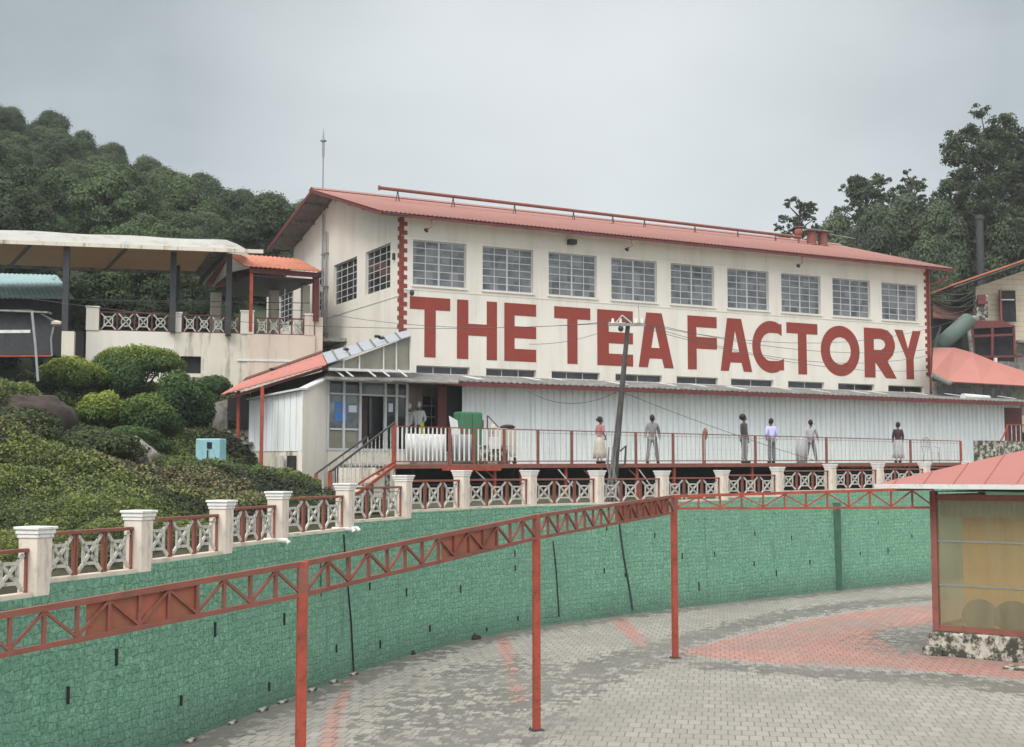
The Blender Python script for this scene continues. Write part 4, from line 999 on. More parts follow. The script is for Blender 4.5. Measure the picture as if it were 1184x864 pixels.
for px in (575,688,740):
    x0 = dx(px); MB().bar((x0-.45,.06,-.16),(x0,.06,-.5),.05).build('bracket', M['redfaded'], dk_)
x0, x1 = dx(510), dx(577); MB().box(x0,x1,-.14,-.07,-.2,-.07).build('cross_beam', M['red'], dk_)
MB().prism([(-.6,3.2,-1.9),(DL+ext,3.2,-1.9),(DL+ext,3.2,dz(DL)-.1),(-.6,3.2,-.1)], (0,.1,0)).build('underdeck_shade', M['dark'], dk_)  # black sheet standing for the shade under the deck
# bottom strip stain
def rail_z(x): return 1.20-(1.20-.90)*x/DL
bays = [455,520,548,583,622,661,735,778,873,955,1052,1110]
bal = MB().box(-.010,.010,-.010,.010,0,1).mesh('baluster', M['grill']); balw = MB().box(-.022,.022,-.012,.012,0,1).mesh('baluster', M['cap'])
for k in range(len(bays)-1):
    x0, x1 = dx(bays[k]), dx(bays[k+1]); b0 = DA+Vector((math.cos(dang)*x0, math.sin(dang)*x0, dz(x0)))
    lab = ORD[k]+' railing bay of the walkway from the left, '+('with thick white bars' if k < 4 else 'with thin grey bars')
    t = thing('deck_railing', lab, 'railing', b0, dang, 'railing bays along the walkway'); ln = x1-x0; h0, h1 = rail_z(x0), rail_z(x1); dzz = dz(ln)
    MB().bar((0,0,h0),(ln,0,h1+dzz),.032,.04).build('top_rail', M['redfaded'], t)
    MB().bar((0,0,.09),(ln,0,.09+dzz),.035,.035).build('bottom_rail', M['redfaded'], t)
    if k >= 4: MB().bar((0,0,h0-.10),(ln,0,h1-.10+dzz),.014,.014).build('wire_rail', M['grey_metal'], t)
    MB().box(-.04,.04,-.035,.035,0.001,h0+.01).build('post', M['redfaded'], t)
    if k == len(bays)-2: MB().box(ln-.04,ln+.04,-.035,.035,dzz+.001,h1+dzz).build('post', M['red'], t)
    nb = max(3, int(ln/(.155 if k < 4 else .2)))
    for j in range(1, nb):
        x_ = ln*j/nb; o = shared('baluster', balw if k < 4 else bal, t, (x_,0,.108+dz(x_))); o.scale = (1,1,(h0+(h1-h0)*j/nb)-.128)
# stub post with blob
x_ = dx(823); b0 = DA+Vector((math.cos(dang)*x_-.25, math.sin(dang)*x_+.35, dz(x_)))
t = thing('wrapped_post', 'lone dull pink post with a wrapped head on the walkway', 'post', b0); MB().box(-.06,.06,-.05,.05,0,1.1).build('shaft', M['redfaded'], t); MB().ellipsoid((.05,-.02,1.08),(.10,.09,.22),10,8,.1).build('wrapping', M['redfaded'], t)
# raised end of the walkway at the right
q = P(1165,512,57); t = thing('ramp_railing', 'raised railing where the walkway climbs at the right edge', 'railing', (q.x,q.y,q.z-.9), dang)
MB().box(-.03,.03,-.03,.03,0,1.7).build('post', M['redfaded'], t); MB().bar((0,0,1.7),(3.5,0,1.7),.05).build('top_rail', M['redfaded'], t); MB().tube([(0,0,1.6),(-.25,0,1.2),(-.6,0,.85),(-1.0,0,.62)], .035, 6).build('curved_rail', M['red'], t)
for k in range(1,12): MB().box(k*.3-.012,k*.3+.012,-.012,.012,.0,1.68).build('baluster', M['grill'], t)
q = P(1168,522,56.6); o = MB().box(-1.9,3.6,0,.4,-2.2,.55).build('side_wall', M['plinth']); o.location = (q.x,q.y,q.z-.1); o.rotation_euler = (0,0,dang); tag(o, 'mossy low parapet wall under the raised railing at right', 'wall')
# ------------------------------------------------------------------ utility pole and cables
ub = P(706,590,41.5); ut = P(727,366,41.7); up = thing('utility_pole', 'leaning weathered wooden utility pole with a crossarm in front of the lettering', 'utility pole', ub)
d_ = ut-ub
MB().tube([d_*0-Vector((0,0,.6)), d_*.25, d_*.5, d_*.8, d_], [.16,.12,.10,.08,.07], 9).build('shaft', mat('pole_wood', (.06,.056,.052), .9, .3, 3, (.17,.16,.15), .6, 3, (6,6,.5), bmp=.6, lo=.5, hi=.66), up)
MB().bar(d_*.955+Vector((-.65,-.12,0)), d_*.955+Vector((.55,-.12,.0)), .09, .09).build('crossarm', M['concrete'], up)
for k in (-.5,-.25,.25,.45):
    MB().tube([d_*.955+Vector((k,-.12,.05)), d_*.955+Vector((k,-.12,.2))], [.05,.035], 8).build('insulator', M['cap'], up)
MB().ellipsoid(d_*.955+Vector((-.25,-.2,-.14)),(.09,.09,.1),10,8).build('lamp', M['darksteel'], up)
MB().tube([d_*.955+Vector((-.4,-.15,.05)), d_*.955+Vector((-.2,-.15,.3)), d_*.955+Vector((.1,-.15,.05))], .025, 6).build('hoop', M['frame'], up)
MB().tube([d_*.30+Vector((.12,-.1,0)), d_*.31+Vector((.3,-.1,.12)), d_*.25+Vector((.3,-.1,-.1)), d_*.24+Vector((.12,-.1,-.1))], .035, 6).build('bracket', M['darksteel'], up)
st = MB(); random.seed(5)
for k, (x0, x1) in enumerate(((-.35,.02),(.1,-.1),(.38,.05),(-.1,.12))):
    st.tube([(x0*1.0,-.25+.1*k,-.9),(x0*.6+.05,-.22,.5),(x1,-.18,1.4),(x1+.05,-.15,2.0)], [.055,.045,.035,.02], 7)
o = st.build('dry_vine', M['wood']); o.location = ub; tag(o, 'dead grey vine stems twisted round the foot of the leaning utility pole', 'vine stems')
def cable(a, b, sag, label, r=.009, grp='cables across the factory front'):
    a, b = Vector(a), Vector(b); pts = [a.lerp(b, f)-Vector((0,0,sag*4*f*(1-f))) for f in np.linspace(0,1,14)]
    tag(MB().tube(pts, r, 4).build('cable', M['cable']), label, 'cable', grp)
arm = ub+d_*.955
cable(arm+Vector((.45,-.12,.1)), P(1075,404,58), .5, 'highest thin cable from the wooden pole to the right end of the factory')
cable(arm+Vector((.25,-.12,.1)), P(1080,410,58), .8, 'second cable from the wooden pole crossing the word FACTORY')
cable(arm+Vector((.5,-.12,.0)), P(1150,352,66), 1.2, 'cable from the wooden pole rising across the last windows')
cable(arm+Vector((.5,-.12,-.1)), P(1080,428,58), .5, 'lowest cable from the wooden pole crossing the word FACTORY')
cable(arm+Vector((-.5,-.12,.1)), P(385,364,53.3), .35, 'cable from the wooden pole leftward across the word THE to the gable')
cable(arm+Vector((-.5,-.12,.05)), P(-10,338,45), .6, 'long cable from the wooden pole out past the left edge')
cable(ub+d_*.62, P(600,446,47), .55, 'slack cable hanging across the white wall left of the pole')
cable(ub+d_*.60+Vector((.1,0,0)), P(960,538,50), .1, 'cable running down right from the pole over the walkway')
cable(P(612,398,49.5), P(690,386,51), .12, 'short drooping cable stub between the words THE and TEA')
cable(arm+Vector((.35,-.15,.1)), P(738,352,55.5), -.02, 'short stay wire from the crossarm up to the wall')
# ------------------------------------------------------------------ entrance building (left of the annex)
ent = thing('entrance_building', 'entrance block with grey framed glazing and a white clad side under a sloping red lean-to', 'building', (0,0,0), 0)
c1 = P(349,560,42.0); c0_ = P(287,560,43.2); c2_ = P(378,560,43.6)
def vwall(name, a, b, zb, za, zb2, m, th=.15, parent=ent):
    """wall from a to b in plan, bottom zb, tops za and zb2"""
    a = Vector((a.x,a.y,0)); b = Vector((b.x,b.y,0)); d = (b-a).normalized(); n = Vector((-d.y,d.x,0))*th
    return MB().prism([a+Vector((0,0,zb)), b+Vector((0,0,zb)), b+Vector((0,0,zb2)), a+Vector((0,0,za))], n).build(name, M[m], parent)
zt0, zt1, zt2 = P(287,463,43.2).z, P(349,451,42).z, P(378,437,43.6).z
vwall('side_wall', c0_, c1, 2.6, zt0, zt1, 'cream_dirty'); vwall('corner_wall', c1, c2_, 2.6, zt1, zt2, 'cream')
# vertical cladding sheets on the white side
a, b = c0_, c1; dd0 = (b-a); 
for k in range(9):
    f0, f1 = k/9+.004, (k+1)/9-.004; p, q = a.lerp(b, f0), a.lerp(b, f1); nn = Vector((dd0.y,-dd0.x,0)).normalized()*.02
    zb_ = P(300,522,42.8).z
    MB().prism([Vector((p.x,p.y,zb_))+nn*.1, Vector((q.x,q.y,zb_))+nn*.1, Vector((q.x,q.y,zt0+(zt1-zt0)*f1-.02))+nn*.1, Vector((p.x,p.y,zt0+(zt1-zt0)*f0-.02))+nn*.1], nn).build('cladding_sheet', M['whitesheet'], ent)
for xa, xb, m_ in ((323,328,'cream'),(331,345,'glassdark')):
    p, q = P(xa,536,42.6), P(xb,536,42.2); z0_, z1_ = P(330,546,42.4).z, P(330,527,42.4).z; nn = Vector((dd0.y,-dd0.x,0)).normalized()
    o = MB().prism([Vector((p.x,p.y,z0_))-nn*.0,Vector((q.x,q.y,z0_)),Vector((q.x,q.y,z1_)),Vector((p.x,p.y,z1_))], nn*.16).build('small_window', M[m_], ent)
    MB().prism([Vector((p.x,p.y,z0_-.05)),Vector((q.x,q.y,z0_-.05)),Vector((q.x,q.y,z0_-.002)),Vector((p.x,p.y,z0_-.002))], nn*.2).build('sill', M['concrete'], o)
# coping
vwall('coping', c0_+Vector((0,-.06,0)), c1+Vector((0,-.06,0)), 0, 0, 0, 'framew') if False else None
MB().bar((c0_.x,c0_.y-.05,zt0+.03),(c1.x,c1.y-.05,zt1+.03),.06,.3).build('coping', M['framew'], ent)
MB().bar((c1.x,c1.y-.05,zt1+.031),(c2_.x,c2_.y-.05,zt2+.031),.06,.3).build('coping', M['framew'], ent)
# glazed front: plane from column 378 to 470
G0 = P(379,520,43.6); G1 = P(471,520,45.4); gd = Vector((G1.x-G0.x, G1.y-G0.y)); GLn = gd.length; ga = math.atan2(gd.y, gd.x)
gl_ = bpy.data.objects.new('glazed_front', None); C.objects.link(gl_); gl_.parent = ent; gl_.location = (G0.x, G0.y, 0); gl_.rotation_euler = (0,0,ga)
def gx(px): r = (px-592)/F; ux, uy = math.cos(ga), math.sin(ga); return (r*G0.y-G0.x)/(ux-r*uy)
def gzz(px, py): x_ = gx(px); return P(px, py, G0.y+math.sin(ga)*x_).z
zb_ = gzz(379,521); zt_ = gzz(379,438)
fr_ = MB(); cols_ = [378.5,397,416,445,458,470]
for k, px in enumerate(cols_): x_ = gx(px); fr_.box(x_-.045,x_+.045,-.05,.05,zb_,zt_)
for za_ in (zb_,):
    fr_.box(0,GLn,-.045,.045,za_,za_+.08)
fr_.box(0,GLn,-.044,.044,zt_-.07,zt_-.001); z2_ = gzz(379,455); fr_.box(0.05,GLn-.05,-.043,.043,z2_-.03,z2_+.03); z3_ = gzz(379,496); fr_.box(.05,gx(414),-.042,.042,z3_-.03,z3_+.03)
fr_.build('mullions', M['frame'], gl_)
def gpane(a, b, py0, py1, m, y=.01, nm='pane'): return MB().box(gx(a)+.05, gx(b)-.05, y, y+.015, gzz(379,py1), gzz(379,py0)).build(nm, M[m], gl_)
gpane(378.5,397,456.5,495,'glass'); gpane(397,416,456.5,495,'glass'); gpane(378.5,397,497.5,520,'glassolive'); gpane(397,416,497.5,520,'glassolive')
gpane(378.5,397,439,454,'glassdark'); gpane(397,416,439,454,'glassdark'); gpane(416,445,439,454,'glass'); gpane(445,458,439,454,'glassdark'); gpane(458,470,439,454,'glassdark')
gpane(445,458,457,520,'glassdark'); gpane(458,470,457,520,'glassdark')
M['doorbrown'] = mat('brown_interior', (.06,.03,.022), .6, .3, 2); gpane(416,432,457,520,'doorbrown',.35,'door'); gpane(432,445,457,520,'glassdark',.4,'door')
M['bluepaper'] = mat('blue_poster', (.05,.17,.45), .6, .15, 3); M['paper'] = mat('pale_paper', (.55,.60,.68), .7, .05, 3)
for a, b, y0, y1, m_ in ((387,401,464,472,'bluepaper'),(387,401,473.5,487,'bluepaper'),(403,412,468,476,'paper'),(449,454,464,474,'paper')):
    MB().box(gx(a),gx(b),-.01,.004,gzz(379,y1),gzz(379,y0)).build('notice', M[m_], gl_)
MB().box(-.02,GLn+1.3,-.02,.2,2.7,zb_-.001).build('plinth_wall', M['cream_dirty'], ent).matrix_local = Matrix.Translation((G0.x,G0.y,0)) @ Matrix.Rotation(ga,4,'Z')
MB().box(GLn+.1,GLn+1.6,-.4,2.2,4.4,zb_).build('entrance_platform', M['concrete'], ent).matrix_local = Matrix.Translation((G0.x,G0.y,0)) @ Matrix.Rotation(ga,4,'Z')
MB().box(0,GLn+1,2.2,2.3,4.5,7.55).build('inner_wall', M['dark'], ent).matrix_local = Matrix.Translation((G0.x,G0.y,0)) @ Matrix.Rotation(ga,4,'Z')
# glass gable over the low roof
K0 = P(380,427,43.2); K1 = P(475,430,44.6); K2 = P(475,389,44.6)
gg = MB().prism([K0, K1, K2, P(380,424,43.2)], (0,.03,0)).build('gable_glass', M['glassolive'], ent)
g2 = MB().bar(K0+Vector((0,-.03,0)), K1+Vector((0,-.03,0)), .09, .09)
for px in (397,415,443,458,474.5):
    f = (px-380)/95; p = K0.lerp(K1, f); q = P(380,424,43.2).lerp(K2, f); g2.bar(p+Vector((0,-.03,.0)), q+Vector((0,-.03,-.02)), .05)
g2.build('gable_frame', M['framew'], ent)
# low grey roof apron in front of the glazing, continuing the annex roof
MB().prism([P(376,439,42.9), P(530,444,44.4), P(530,435,46.5), P(376,428,44.6)], (0,0,.05)).build('apron_roof', M['asbestos'], ent)
for px in (393,404,430,446,466): MB().bar(P(px,429,44)+Vector((-.12,-.5,.0)), P(px+5,438,43.3)+Vector((0,-.1,.06)), .04).build('roof_strut', M['framew'], ent)
# sloping roof: red part and translucent part
RA, RB, RC_, RD = P(255,456,41.6), P(378,421,43.0), P(372,409,47.5), P(281,441,46.3)
corr('roof', 'roofbright', RA, RB, RC_, RD, .2, .012, ent, .04)
SR_ = MB().prism([RB+Vector((.02,0,0)), P(475,389,44.4), P(470,383,47), RC_+Vector((.02,0,0))], (0,0,.03)).build('clear_roof', mat('clear_sheet', (.36,.39,.43), .4, .15, 3, (.15,.15,.15), .8, 3, None), ent)
M['rustroof'] = mat('rust_roof', (.12,.05,.035), .8, .3, 4)
MB().prism([P(281,441,46.3),P(372,409,47.5),P(374,406,49),P(284,438,48)], (0,0,.05)).build('old_roof_strip', M['rustroof'], ent)
for k in range(6):
    f = .12+k*.15; p = RB.lerp(P(475,389,44.4), f); q = RC_.lerp(P(470,383,47), f); MB().bar(p+Vector((0,0,.05)), q+Vector((0,0,.05)), .05, .04).build('roof_batten', M['asbestos'], ent)
for px, py in ((400,408),(436,393),(441,395),(315,431)):
    q = P(px,py,45); o = MB().ellipsoid((0,0,0),(.12,.1,.05),8,6,.2).build('roof_debris', M['rubber'], ent); o.location = q+Vector((0,0,.12))
MB().prism([RA+Vector((.3,.3,-.12)), RB+Vector((0,.3,-.12)), RB+Vector((0,.3,-.02)), RA+Vector((.3,.3,-.02))], (0,.05,0)).build('dark_rafter', M['maroon'], ent)
MB().prism([P(290,452,43.6),P(378,428,43.9),P(378,440,43.9),P(349,452,43.3),P(290,466,43.6)], (0,.06,0)).build('leanto_shade', M['dark'], ent)  # black sheet standing for the shade under the lean-to roof
for px, y0, y1, Y in ((302,447,537,41.9),(275,452,511,43.2)):
    p = P(px,y1,Y); z1_ = P(px,y0,Y).z; MB().box(p.x-.05,p.x+.05,p.y-.05,p.y+.05,p.z-.3,z1_).build('roof_post', M['red'], ent)
for px in (260,): 
    p, q = P(246,508,44.5), P(263,508,44.2); MB().prism([p-Vector((0,0,.8)), q-Vector((0,0,.8)), P(263,462,44.2), P(246,466,44.5)], (0,.2,0)).build('concrete_panel', M['concrete'], ent)
MB().prism([P(264,512,45.5),P(289,512,45.5),P(289,455,45.5),P(264,459,45.5)], (0,.1,0)).build('dark_opening', M['dark'], ent)
MB().prism([P(263,517,43.5),P(290,517,43.5),P(290,498,43.5),P(263,496,43.5)], (0,.15,0)).build('low_parapet', M['plinth'], ent)
MB().prism([P(277,514,42.9),P(291,514,42.9),P(291,511,42.9),P(277,511,42.9)], (0,1.0,0)).build('bench_slab', M['concrete'], ent)
# ------------------------------------------------------------------ stairs down from the deck
st0 = P(457,534,40.6); st1 = P(385,584,37.0)
N_ST = 11; sts = thing('entrance_stairs', 'cream stained concrete steps climbing right to the walkway', 'steps', (0,0,0))
for k in range(N_ST):
    a = st0.lerp(st1, k/N_ST); b = st0.lerp(st1, (k+1)/N_ST); z_ = 4.5-(k+1)*.115
    ax, bx_ = a.x, b.x
    MB().prism([(ax,a.y,2.6),(bx_-.0,b.y,2.6),(bx_,b.y,z_),(ax,a.y,z_)], (-.5,1.9,0)).build('step', M['plinth'] if k % 3 == 1 else M['cream_dirty'], sts)
pb0, pb1 = P(372,590,38.3), P(441,520,43.0)
for a, b, nm in ((P(445,528,40.8), P(372,580,37.4), 'side_wall'),):
    pass
sr = thing('stair_railing', 'sloping stair railing of thin pale bars with dark handrail and red end posts', 'railing', (0,0,0))
a, b = P(456,534,40.6), P(381,580,37.0); at_, bt_ = P(456,489,40.6), P(381,546,37.0)
MB().bar(at_, bt_, .05).build('handrail', M['darksteel'], sr); MB().bar(a+Vector((0,-.03,0)), b+Vector((0,-.03,0)), .05).build('bottom_rail', M['red'], sr)
for k in range(0, 17):
    f = k/16; p, q = a.lerp(b, f), at_.lerp(bt_, f)
    (MB().box(p.x-.05,p.x+.05,p.y-.05,p.y+.05,p.z-.3,q.z) if k in (0,16) else MB().box(p.x-.014,p.x+.014,p.y-.014,p.y+.014,p.z,q.z)).build('post' if k in (0,16) else 'baluster', M['red'] if k in (0,16) else M['grill'], sr)
sr = thing('stair_railing', 'short far side stair railing ending in a red post near the white building', 'railing', (0,0,0))
a, b = P(425,545,42.3), P(365,582,38.6); at_, bt_ = P(425,505,42.3), P(365,548,38.6)
MB().bar(at_, bt_, .045).build('handrail', M['darksteel'], sr)
for k in range(0, 9):
    f = k/8; p, q = a.lerp(b, f), at_.lerp(bt_, f)
    (MB().box(p.x-.05,p.x+.05,p.y-.05,p.y+.05,p.z-.5,q.z) if k == 8 else MB().box(p.x-.014,p.x+.014,p.y-.014,p.y+.014,p.z-.2,q.z)).build('post' if k == 8 else 'baluster', M['red'] if k == 8 else M['grill'], sr)
a, b = P(457,538,40.2), P(412,572,38.0)
sb = MB().bar(a, b, .09, .06).build('stringer', M['red'], sts)
a_, b_ = P(392,538,41.6), P(452,538,41.6)
MB().prism([Vector((a_.x,a_.y,2.9)),Vector((b_.x,b_.y,2.9)),Vector((b_.x,b_.y,4.4)),Vector((a_.x,a_.y,4.4))], (0,.15,0)).build('tiled_wall', M['cream_dirty'], sts)
p = P(352,575,39.6); o = MB().box(-.11,.11,-.11,.11,-.5,.65).build('stub_post', M['concrete']); o.location = p; tag(o, 'short grey concrete post at the foot of the white building', 'post')
# slab link between stairs/entrance and deck so nobody floats
MB().prism([P(440,536,41.5)+Vector((0,0,0)), DA+Vector((-.3,0,-.06)), DA+Vector((-.3-math.sin(dang)*5.2,math.cos(dang)*5.2,-.06)), Vector((G0.x+.8,G0.y-.1,DA.z-.06))], (0,0,.055)).build('landing', M['concrete'], sts)
# ================================================================== gable wing behind the terrace, pavilion, terrace
s0_, s1_ = Fs(338), Fs(320)
wg = MB()
def wprism(pts): wg.prism([(.02,a,b) for a, b in pts], (.26,0,0))
wprism([(SB+.001,7.5),(17.5,7.5),(17.5,11.3),(SB+.001,11.3)]); wprism([(SB+.001,11.3),(s0_,11.3),(s0_,13.0),(SB+.001,13.0)]); wprism([(s1_,11.3),(17.5,11.3),(17.5,13.0),(s1_,13.0)]); wprism([(SB+.001,13.0),(17.5,13.0),(17.5,13.9),(SB+.001,14.6)])
wg.build('wing_wall', M['cream'], fac)
window(fac, s0_, s1_, 11.3, 13.0, 4, 6, .10, 's', gm='glassdark')
TA = R(13); TO = Vector((-8.57, 54.5, 0))
def tx(px, b=0): r = (px-592)/F; ux, uy = math.cos(TA), math.sin(TA); ox = TO.x-uy*b; oy = TO.y+ux*b; return (r*oy-ox)/(ux-r*uy)
def TW(x, b, z): return Vector((TO.x+math.cos(TA)*x-math.sin(TA)*b, TO.y+math.sin(TA)*x+math.cos(TA)*b, z))
def tz(px, py, b=0): p = TW(tx(px,b), b, 0); return P(px, py, p.y).z
ZB = 10.03; ZT = 10.92
ter = thing('garden_terrace', 'raised cream walled terrace left of the factory with stained plaster', 'terrace', TO, TA)
xa, xb, xc, xd = tx(97), tx(205), tx(284), tx(356)
wl0, wl1 = tx(207), tx(231); wz0, wz1 = tz(219,432), tz(219,412)
MB().box(xa, xb-.2, 0, .3, 6.5, ZB).build('retaining_wall', M['cream'], ter)
MB().box(xb-.199, wl0, 0, .3, 6.5, ZB).box(wl1, xc, 0, .3, 6.5, ZB).box(wl0, wl1, 0, .3, 6.5, wz0).box(wl0, wl1, 0, .3, wz1, ZB).build('retaining_wall', M['cream_dirty'], ter)
MB().box(xc+.001, xd+.25, -.03, .3, 6.5, ZB).build('retaining_wall', M['pinkish'], ter)
MB().box(xd+.251, tx(372), .05, .35, 6.5, ZT-.1).build('return_wall', M['pinkish'], ter)
MB().box(wl0, wl1, .22, .28, wz0, wz1).build('dark_opening', M['dark'], ter)
MB().box(wl0-.05, wl1+.1, -.08, -.001, wz0-.16, wz0-.001).build('opening_sill', M['cream_dirty'], ter)
MB().box(xc-.4, xd+.2, -.06, -.031, tz(300,418), tz(300,416)).build('ledge', M['cap'], ter)
MB().box(xa, 2.6, .3, 9, ZB-.2, ZB-.05).build('floor', M['concrete'], ter)
MB().box(tx(66,-1.2), tx(84,-1.2), -1.5, -1.0, 6.5, tz(75,384,-1.2)).build('pedestal', M['cream_dirty'], ter)
for k, (px, w_, zt, m_) in enumerate([(104,.25,tz(104,354),'cream'),(202,.19,tz(202,361),'cream'),(284,.27,tz(284,359),'cream'),(356,.19,tz(356,363),'pinkish')]):
    t = thing('terrace_pillar', ORD[k]+' square pillar from the left along the terrace edge', 'pillar', TW(tx(px), .12, ZB), TA, 'pillars along the terrace edge')
    MB().box(-w_,w_,-.17,.17,.001,zt-ZB-.06).build('shaft', M[m_], t); MB().box(-w_-.03,w_+.03,-.2,.2,zt-ZB-.059,zt-ZB).build('cap', M['cap'], t)
for k, (a, b, pan) in enumerate([(112,193,4),(209,275,4),(294,350,4)]):
    x0, x1 = tx(a), tx(b); t = thing('terrace_balustrade', ['first','second','third'][k]+' balustrade panel from the left on the terrace, white crosses and rings', 'balustrade', TW(x0,.12,ZB), TA, 'balustrade panels on the terrace edge')
    hh_ = .80-.04*k; ln = x1-x0; MB().box(0,ln,-.04,.04,hh_-.05,hh_).build('top_rail', M['maroon'], t); MB().box(0,ln,-.05,.05,.001,.04).build('bottom_rail', M['maroon'], t)
    MB().bar((0,0,hh_+.35),(ln,0,hh_+.35),.02).build('wire_rail', M['darksteel'], t)
    for j in range(pan+1): MB().box(j*ln/pan-.03,j*ln/pan+.03,-.03,.03,.041,hh_-.051).build('upright', M['maroon'], t)
    ga_ = MB(); grille(ga_, 0, .06, hh_-.07, ln/pan-.1, .045); gb_ = MB(); grille(gb_, 0, .06, hh_-.07, ln/pan-.1, .045, True)
    ga_, gb_ = ga_.mesh('cross_panel', M['grill']), gb_.mesh('ring_panel', M['grill'])
    for j in range(pan): shared('ring_panel' if j % 2 else 'cross_panel', gb_ if j % 2 else ga_, t, ((j+.5)*ln/pan,0,0))
# pavilion
pv = thing('terrace_pavilion', 'small open pavilion with orange corrugated roof between terrace and factory gable', 'pavilion', (CX, CY, 0), ANG)
t0_, t1_ = -4.33, -1.25; ze, zr = 12.78, 13.74; sE, sR = 5.67, 8.7
corr('roof', 'rooforange', (t0_-.25,sE-.2,ze-.06), (t1_,sE-.2,ze-.06), (t1_,sR,zr), (t0_-.25,sR,zr), .2, .02, pv)
corr('roof', 'rooforange', (t1_,sR*2-sE+.2,ze-.06), (t0_-.25,sR*2-sE+.2,ze-.06), (t0_-.25,sR,zr), (t1_,sR,zr), .2, .02, pv)
MB().prism([(t0_,sE,ze-.12),(t0_,sR,zr-.10),(t0_,sR*2-sE,ze-.12),(t0_,sR,ze+.12)], (.05,0,0)).build('gable_board', M['cap'], pv)
MB().box(t0_, t1_, sE, sE+.1, ze-.3, ze-.1).build('eaves_beam', M['maroon'], pv)
MB().box(t0_+.05, t1_-.05, sE+.15, sR*2-sE, ze-.42, ze-.36).build('ceiling_board', M['darksteel'], pv)
for (a, b) in ((t0_+.1,sE+.12),): MB().box(a-.06,a+.06,b-.06,b+.06,ZB,ze-.12).build('corner_post', M['red'], pv)
b_ = FW(0,0,0)
s_e = sE+.1; MB().box(t1_-.28,t1_-.05,s_e,s_e+.2,ZB+.6,ze-.1).build('corner_post', M['maroon'], pv)
for a, b, w_ in ((-1.35,7.4,.16),(-2.1,9.5,.2),(-4.2,11.4,.22)): MB().box(a-w_,a+w_,b-.15,b+.15,9.9,ze-.43).build('column', M['cream_dirty'], pv)
MB().tube([(t0_+1.6,sE+.3,ZB+.4),(t0_+1.6,sE+.3,ZB+1.9)],.025,6).build('thin_pipe', M['grey_metal'], pv)
o = MB().tube([(-1.05,sE+.6,ze-.5),(-1.05,sE+.6,ze-.62)],.015,6).build('hanging_lamp', M['cap'], pv); MB().ellipsoid((-1.05,sE+.6,ze-.72),(.1,.1,.12),10,8).build('globe', M['cap'], o)
# white tarpaulin canopy on dark posts
cn = thing('tarpaulin_canopy', 'long white tarpaulin canopy with tan underside on dark posts at left', 'canopy', TO, TA)
xr = tx(284,-1.2); xl = tx(-120,-1.2); zc0 = tz(284,289,-1.2); yF, yBk = -1.2, 4.9
zbk = zc0-.10
def cbox(nm, m, *b): return MB().box(*b).build(nm, M[m], cn)
# valance with a curved top: leaning back from the front gutter to the crest
v_ = MB(); nseg = 30
for k in range(nseg+1):
    f = k/nseg; x_ = xl+(xr-xl)*f; sagv = .05*math.sin(f*math.pi*7)
    tp = .55+.09*(1-f)+ (-.55 if k == nseg else 0)+sagv*.4 if k < nseg else 0.02
    if k == nseg-1: tp = .36
    v_.v += [(x_,yF-.02,zc0+.02),(x_,yF+.25,zc0+tp*.72),(x_,yF+1.1,zc0+tp),(x_,yBk,zc0+.15)]
for k in range(nseg):
    for j in range(3): v_.f.append((4*k+j,4*k+4+j,4*k+5+j,4*k+1+j))
v_.build('cover_sheet', M['tarp'], cn, True)
cbox('front_gutter','cream_dirty', xl, xr+.6, yF-.1, yF-.0, zc0-.14, zc0+.015)
cbox('back_beam','asbestos', xl, tx(236,4.9), yBk, yBk+.1, zc0-.16, zc0+.0)
MB().prism([(xl,yF+.02,zc0-.02),(xr-.8,yF+.02,zc0-.02),(tx(232,4.8),yBk-.02,zc0-.03),(xl,yBk-.02,zc0-.03)], (0,0,.004)).build('lining', M['tan'], cn)
for px in (20,132,): MB().bar((tx(px+10,yF),yF+.1,zc0-.08),(tx(px-14,yBk),yBk,zc0-.10),.1,.1).build('rafter', M['wood'], cn)
MB().bar((tx(258,yF),yF+.05,zc0-.10),(tx(228,yBk),yBk,zc0-.55),.22,.1).build('end_beam', M['darksteel'], cn)
MB().prism([(tx(240,yF),yF+.2,zc0-.08),(tx(262,yF),yF+.2,zc0-.08),(tx(232,yBk),yBk,zc0-.45),(tx(222,yBk),yBk,zc0-.10)], (0,0,.01)).build('net_curtain', M['asbestos'], cn)
for px, b_, zb in ((72,-.85,8.2),(197,-.14,ZB-.02),(262,-.14,ZB-.1),(-60,-.9,8)):
    x_ = tx(px,b_); MB().box(x_-.12,x_+.12,b_-.12,b_+.12,zb,zc0-.03).build('post', M['darksteel'], cn)
x_ = tx(202,3); cbox('post','darksteel', x_-.1,x_+.1,2.9,3.1,ZB-.1,zc0-.1)
MB().bar((tx(74,-.1),-.15,tz(74,347)),(xd,-.15,tz(356,366)+.55),.03).build('tie_wire', M['darksteel'], cn)
MB().bar((tx(-60,-.1),-.15,tz(0,344)),(tx(240),-.15,tz(240,352)),.03).build('tie_wire', M['darksteel'], cn)
